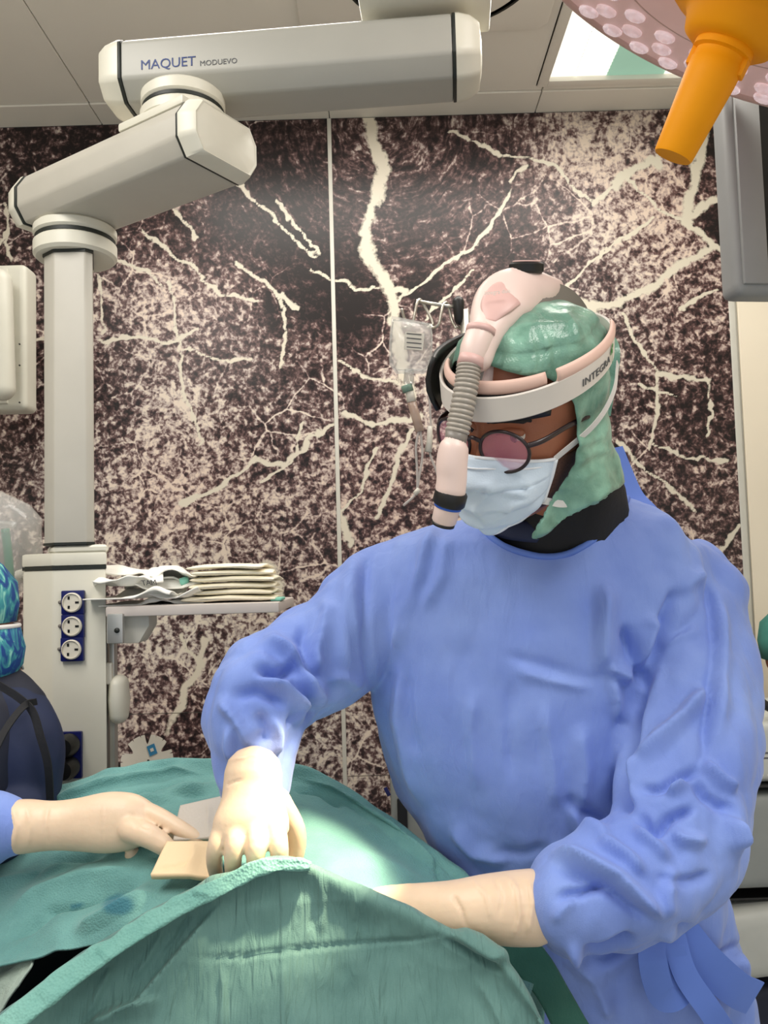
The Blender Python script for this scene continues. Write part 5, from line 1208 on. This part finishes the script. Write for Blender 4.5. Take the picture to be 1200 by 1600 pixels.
V = np.concatenate(mk_); bm_ = obj('face_mask', *thicken(V, grid_faces(6, 28), .002), 'floral_cap', bgp)
obj('mask_hem', *tube(mk_[0], .004, 8), 'strap_white', bm_)
obj('mask_tie', *tube(cr([at(20, 1002, D - .02), at(30, 1015, D), at(36, 1045, D + .02)], 12), .002, 6), 'strap_white', bm_)
for sx_ in (-.08, .08): obj('shoe', *tube([np.array([ORG[bgp][0] + sx_, ORG[bgp][1] + .06, .045]), np.array([ORG[bgp][0] + sx_ + .02, ORG[bgp][1] - .14, .035])], [(.042, .045), (.042, .035)], 14, up=EZ, round_ends=3), 'white_plastic', bgp)

# ------------------------------------------------------------------ colleague behind the surgeon, only the cap edge in view
cb_ = thing('person', (at(1245, 1100, 2.3)[0], at(1245, 1100, 2.3)[1], 0), 'colleague with teal cap half hidden behind the blue gown', 'person')
hc2 = at(1243, 1018, 2.3)
v, f_ = union([loft([hc2 + np.stack([r1 * np.cos(a), r2 * np.sin(a) + oy, np.full(24, z)], 1) for a in [np.arange(24) * 2 * math.pi / 24] for z, r1, r2, oy in ((-.12, .03, .03, -.05), (-.09, .06, .06, -.03), (-.04, .074, .09, 0), (.03, .078, .1, 0), (.09, .066, .085, 0), (.12, .02, .03, 0))]), tube([hc2 - EZ * .05, hc2 - EZ * .2], .055, 18)], .005, 3)
obj('head', v, f_, 'skin', cb_)
obj('surgical_cap', *loft([hc2 + np.stack([r1 * np.cos(a), r2 * np.sin(a), np.full(24, z)], 1) * (1 + .03 * noise(np.stack([np.cos(a), np.sin(a), a * 0 + z * 9], 1), 3, 5))[:, None] if False else hc2 + np.stack([r1 * np.cos(a), r2 * np.sin(a), np.full(24, z)], 1) for a in [np.arange(24) * 2 * math.pi / 24] for z, r1, r2 in ((-.02, .086, .105), (.03, .092, .112), (.08, .084, .10), (.115, .05, .06), (.13, .008, .01))]), 'teal_cap', cb_)
v, f_ = union([limb([(1250, 1110, 2.32, .07), (1255, 1150, 2.32, .15), (1258, 1300, 2.32, .16), (1258, 1600, 2.32, .16), (1258, 1900, 2.32, .15), (1258, 2260, 2.32, .14)])], .01, 2); obj('scrubs', v, f_, 'navy', cb_)
# ------------------------------------------------------------------ operating table and drapes
tb = thing('operating_table', (at(420, 1500, 1.02)[0], 1.04, 0), 'dark padded operating table hidden under the green drapes', 'operating table')
tx = -.21
obj('table_top', *box((tx, 1.03, .83), .68, .42, .05, .01), 'aluminium', tb, sharp=40)
obj('mattress', *box((tx, 1.03, .895), .66, .42, .08, .02, 3), 'table_pad', tb, sharp=40)
obj('pedestal', *box((tx, 1.02, .43), .26, .26, .75, .03), 'white_plastic', tb, sharp=40)
obj('table_base', *box((tx, 1.02, .04), .66, .36, .08, .02), 'grey_plastic', tb, sharp=40)

def drape(name, ctrl, nr, nc, m, FL, amp, seed, label, stain=None, th=.0025, parent=None, wsc=(14, 34)):
    G = sheet(np.array([[at(*c) for c in row] for row in ctrl]), nr, nc); V = G.reshape(-1, 3); Fc = grid_faces(nr, nc)
    N = vnormals(V, Fc); N = N if (N * (C - V)).sum() > 0 else -N
    V = V + N * (1.4 * folds(V, N, FL) + amp * (.5 - np.abs(noise(V, wsc[0], seed))) + .4 * amp * noise(V, wsc[1], seed + 1))[:, None]
    W, F2 = thicken(V, Fc, th) if (vnormals(V, Fc) * N).sum() > 0 else thicken(V, [f[::-1] for f in Fc], th)
    o = obj(name, W, F2, m, parent)
    if parent is None: tag(o, label, 'drape')
    a = o.data.attributes.new('stain', 'FLOAT', 'POINT'); p = proj(W)
    s = np.zeros(len(W))
    if stain is not None:
        for x, y, rx_, ry_ in stain: s = np.maximum(s, np.clip(1.5 - ((p[:, 0] - x) / rx_) ** 2 - ((p[:, 1] - y) / ry_) ** 2 + .5 * noise(W, 60, 5), 0, .85))
    a.data.foreach_set('value', s.astype(np.float32)); return o
A = [[(-90, 1420, 1.36), (60, 1400, 1.36), (200, 1400, 1.36), (330, 1400, 1.35), (480, 1400, 1.32), (600, 1430, 1.27), (720, 1500, 1.20), (850, 1620, 1.10)],
     [(-90, 1312, 1.33), (60, 1248, 1.32), (200, 1210, 1.31), (330, 1197, 1.29), (480, 1212, 1.25), (600, 1278, 1.20), (720, 1370, 1.13), (850, 1490, 1.04)],
     [(-90, 1330, 1.26), (60, 1268, 1.26), (200, 1226, 1.26), (330, 1212, 1.25), (480, 1226, 1.22), (596, 1290, 1.17), (712, 1380, 1.10), (845, 1505, 1.02)],
     [(-90, 1360, 1.19), (60, 1320, 1.19), (200, 1262, 1.19), (330, 1250, 1.18), (480, 1262, 1.16), (588, 1315, 1.12), (702, 1400, 1.07), (838, 1525, .99)],
     [(-90, 1400, 1.13), (60, 1365, 1.12), (200, 1320, 1.10), (330, 1318, 1.08), (480, 1315, 1.07), (580, 1350, 1.05), (694, 1430, 1.02), (830, 1550, .96)],
     [(-90, 1460, 1.06), (60, 1420, 1.05), (200, 1378, 1.03), (330, 1372, 1.01), (470, 1372, 1.0), (570, 1400, .99), (684, 1460, .97), (820, 1580, .93)],
     [(-90, 1525, 1.0), (60, 1476, .99), (200, 1424, .97), (330, 1410, .965), (470, 1420, .96), (565, 1450, .95), (676, 1500, .93), (812, 1620, .90)],
     [(-90, 1540, .98), (60, 1492, .97), (200, 1470, .945), (330, 1470, .94), (470, 1480, .94), (560, 1500, .93), (670, 1560, .91), (805, 1680, .88)]]
AF = [([(60, 1260), (160, 1228), (260, 1212), (330, 1206)], .012, 6, 16), ([(120, 1282), (190, 1250), (260, 1232), (338, 1218)], -.012, 6, 10), ([(100, 1300), (190, 1262), (270, 1246), (340, 1226)], .014, 10, 18), ([(150, 1272), (230, 1250), (345, 1240)], -.008, 8, 10),
      ([(460, 1215), (520, 1232), (600, 1290), (700, 1372)], .010, 8, 20), ([(455, 1232), (500, 1238), (540, 1262)], -.008, 6, 8),
      ([(678, 1346), (682, 1366), (684, 1384)], -.006, 3, 4), ([(0, 1440), (60, 1400), (140, 1370), (230, 1355)], .010, 16, 22), ([(0, 1480), (80, 1425), (160, 1395), (250, 1372)], -.010, 12, 16), ([(-40, 1400), (60, 1365), (150, 1345)], .007, 14, 14), ([(110, 1460), (180, 1425), (250, 1395)], .010, 16, 20), ([(60, 1425), (120, 1412), (150, 1405)], -.006, 5, 8), ([(20, 1390), (90, 1350), (170, 1338)], -.006, 10, 12)]
farD = drape('surgical_drape', A, 150, 190, 'drape_green', AF, .006, 91, 'large teal drape over the patient behind the gloved hands', stain=[(186, 1414, 24, 15), (120, 1416, 10, 5)])
# loose pale corner at the lower left, behind the folded band
drape('drape_corner', [[(-60, 1512, 1.02), (0, 1506, 1.01), (40, 1498, 1.0), (58, 1494, 1.0)], [(-60, 1535, 1.0), (0, 1526, .99), (36, 1510, .98), (54, 1498, .985)], [(-60, 1575, .98), (-10, 1570, .97), (18, 1548, .965), (46, 1508, .97)], [(-80, 1610, .97), (-30, 1605, .96), (-2, 1585, .955), (30, 1540, .96)]], 30, 30, 'drape_pale', [], .006, 95, 'pale green drape corner beside the dark gap at lower left', wsc=(30, 60))
# front drape with folded edge
top = [(-70, 1640, .84), (8, 1582, .855), (100, 1510, .875), (168, 1466, .89), (240, 1422, .903), (300, 1388, .912), (360, 1360, .917), (412, 1341, .918), (460, 1341, .918), (500, 1356, .918), (540, 1376, .915), (600, 1401, .91), (660, 1428, .90), (710, 1452, .893), (764, 1476, .882), (795, 1508, .872), (830, 1558, .862), (862, 1620, .855)]
B = [[(x, y + 34, d + .018) for x, y, d in top], [(x, y + 4, d + .008) for x, y, d in top], [(x, y, d) for x, y, d in top], [(x + 1, y + 14, d - .010) for x, y, d in top]]
for t, dd in ((.12, .012), (.3, .035), (.55, .08), (.8, .12), (1.0, .15)):
    B.append([(x + (x - 420) * .10 * t, y + (1900 - y) * t, d - dd * (1 - .25 * min(1, abs(x - 450) / 450))) for x, y, d in top])
BF = [([(352, 1400), (300, 1462), (250, 1522), (214, 1566), (170, 1588), (100, 1615)], .012, 4, 90), ([(135, 1600), (170, 1578), (214, 1568), (260, 1560)], .008, 30, 6),
      ([(280, 1492), (330, 1498), (380, 1496), (432, 1488), (520, 1479), (580, 1474), (640, 1470), (710, 1460)], -.0035, 3, 9),
      ([(347, 1498), (349, 1550), (346, 1640)], .004, 6, 8), ([(440, 1490), (444, 1560), (440, 1640)], .003, 7, 7), ([(700, 1458), (750, 1482), (798, 1510)], .010, 6, 24), ([(690, 1466), (740, 1494), (790, 1520)], -.008, 8, 8), ([(740, 1520), (770, 1570), (800, 1640)], .005, 18, 18), ([(600, 1480), (590, 1560), (600, 1640)], .004, 16, 14),
      ([(500, 1360), (505, 1420), (500, 1470)], .003, 12, 12), ([(560, 1390), (556, 1430), (560, 1470)], .003, 10, 10), ([(260, 1440), (230, 1500), (200, 1540)], .004, 10, 10), ([(180, 1500), (150, 1560), (130, 1600)], .004, 10, 10), ([(300, 1420), (280, 1460), (250, 1500)], -.004, 8, 8)]
frontD = drape('surgical_drape', B, 150, 240, 'drape_front', BF, .004, 97, 'crinkled green front drape with folded woven edge nearest the camera', wsc=(18, 50))
up_e = [(-70, 1640, .80), (8, 1582, .815), (100, 1510, .847), (168, 1466, .868), (240, 1422, .886), (300, 1389, .893), (360, 1361, .900), (412, 1341, .905), (460, 1340, .905), (486, 1348, .907)]
lo_e = [(-30, 1655, .785), (40, 1600, .803), (122, 1536, .832), (190, 1487, .853), (262, 1441, .871), (316, 1412, .882), (362, 1392, .890), (404, 1368, .896), (446, 1361, .899), (484, 1357, .903)]
mid = [((a[0] + b[0]) / 2, (a[1] + b[1]) / 2, (a[2] + b[2]) / 2 - .001) for a, b in zip(up_e, lo_e)]
drape('folded_edge', [[(x, y + 5, d + .012) for x, y, d in up_e], up_e, mid, lo_e, [(x, y - 5, d + .012) for x, y, d in lo_e]], 22, 130, 'drape_band', [([(300, 1392), (330, 1400)], .004, 6, 6), ([(150, 1478), (175, 1500)], .004, 6, 6), ([(60, 1540), (85, 1562)], .004, 6, 6)], .003, 99, None, parent=frontD, wsc=(40, 80))
drape('drape_flap', [[(770, 1470, 1.0), (800, 1464, 1.0), (832, 1462, 1.005)], [(800, 1510, .98), (830, 1505, .985), (862, 1500, .99)], [(840, 1560, .965), (868, 1555, .97), (895, 1556, .975)], [(880, 1640, .95), (915, 1640, .955), (945, 1645, .96)]], 30, 14, 'drape_dark', [], .003, 103, 'dark green drape flap hanging below the gloved wrist')
# absorbent pads beside the hands
def pad(quad, th, m, nm, label, seed, FL):
    G = sheet(np.array([[at(*quad[0]), at(*quad[1])], [at(*quad[3]), at(*quad[2])]]), 24, 30); V = G.reshape(-1, 3); Fc = grid_faces(24, 30)
    N = vnormals(V, Fc); 
    if (N * (C - V)).sum() < 0: Fc = [f[::-1] for f in Fc]; N = -N
    V = V + N * (.004 + .003 * noise(V, 28, seed) + folds(V, N, FL, False))[:, None]; W, F2 = thicken(V, Fc, th)
    return tag(obj(nm, W, F2, m), label, 'pad')
pad([(262, 1318, 1.03), (346, 1316, 1.02), (346, 1374, .975), (236, 1369, .985)], .008, 'pad_peach', 'absorbent_pad', 'peach coloured folded pad under the fingertips', 111, [([(305, 1318), (300, 1345), (288, 1368)], .004, 2, 18), ([(240, 1362), (280, 1358), (300, 1350)], -.003, 4, 6)])
pad([(284, 1262, 1.10), (356, 1246, 1.09), (352, 1312, 1.04), (272, 1316, 1.05)], .006, 'pad_grey', 'gauze_sheet', 'pale grey gauze sheet behind the pointing finger', 113, [([(328, 1255), (326, 1310)], .003, 2, 10)])

# ------------------------------------------------------------------ grey trolley behind the surgeon at the right edge
D = 1.75
et = thing('equipment_trolley', (at(1290, 1400, D + .2)[0], at(1290, 1400, D + .2)[1], 0), 'grey padded equipment trolley at the right edge behind the gown', 'trolley')
def slab(x0, x1, y0, y1, dep, m, nm, bev, off=0.0, tilt=0):
    a_, b_ = at(x0, y1, D + off), at(x1, y0, D + off); c_ = (a_ + b_) / 2
    return obj(nm, *frame_box(c_ + EY * dep / 2, nrm(EX + tilt * EZ), EY, nrm(EZ - tilt * EX), abs(b_[0] - a_[0]), dep, abs(b_[2] - a_[2]), bev, 4), m, et, sharp=40)
pk = slab(1168, 1420, 1120, 1222, .3, 'pale_vinyl', 'wrapped_pack', .02, .03, .02)
text('Irrigation', at(1178, 1213, D + .027), EX, EZ, .026, 'band_white', pk)
for k in range(3): obj('printed_line', *box(at(1215, 1176 + 8 * k, D + .03), .10, .002, .004), 'print_grey', pk, smooth=False)
slab(1150, 1420, 1222, 1232, .32, 'black_plastic', 'black_strip', .003, .01)
slab(1100, 1420, 1234, 1392, .34, 'grey_vinyl', 'cushion', .03, .01, .015)
slab(1100, 1420, 1396, 1410, .30, 'black_plastic', 'black_strip', .003, .04)  # black slab stands in for the shaded gap between the cushions
slab(1090, 1420, 1412, 1530, .36, 'pale_vinyl', 'cushion', .035, .0, .10)
slab(1120, 1420, 1540, 1700, .34, 'navy_dark', 'trolley_body', .03, .02)
slab(1120, 1420, 1705, 2080, .30, 'grey_plastic', 'trolley_base', .03, .04)
obj('arm', *tube(cr([at(1186, 1094, D + .05), at(1200, 1104, D + .05), at(1240, 1120, D + .06), at(1300, 1122, D + .1)], 14), .010, 10), 'black_plastic', et)
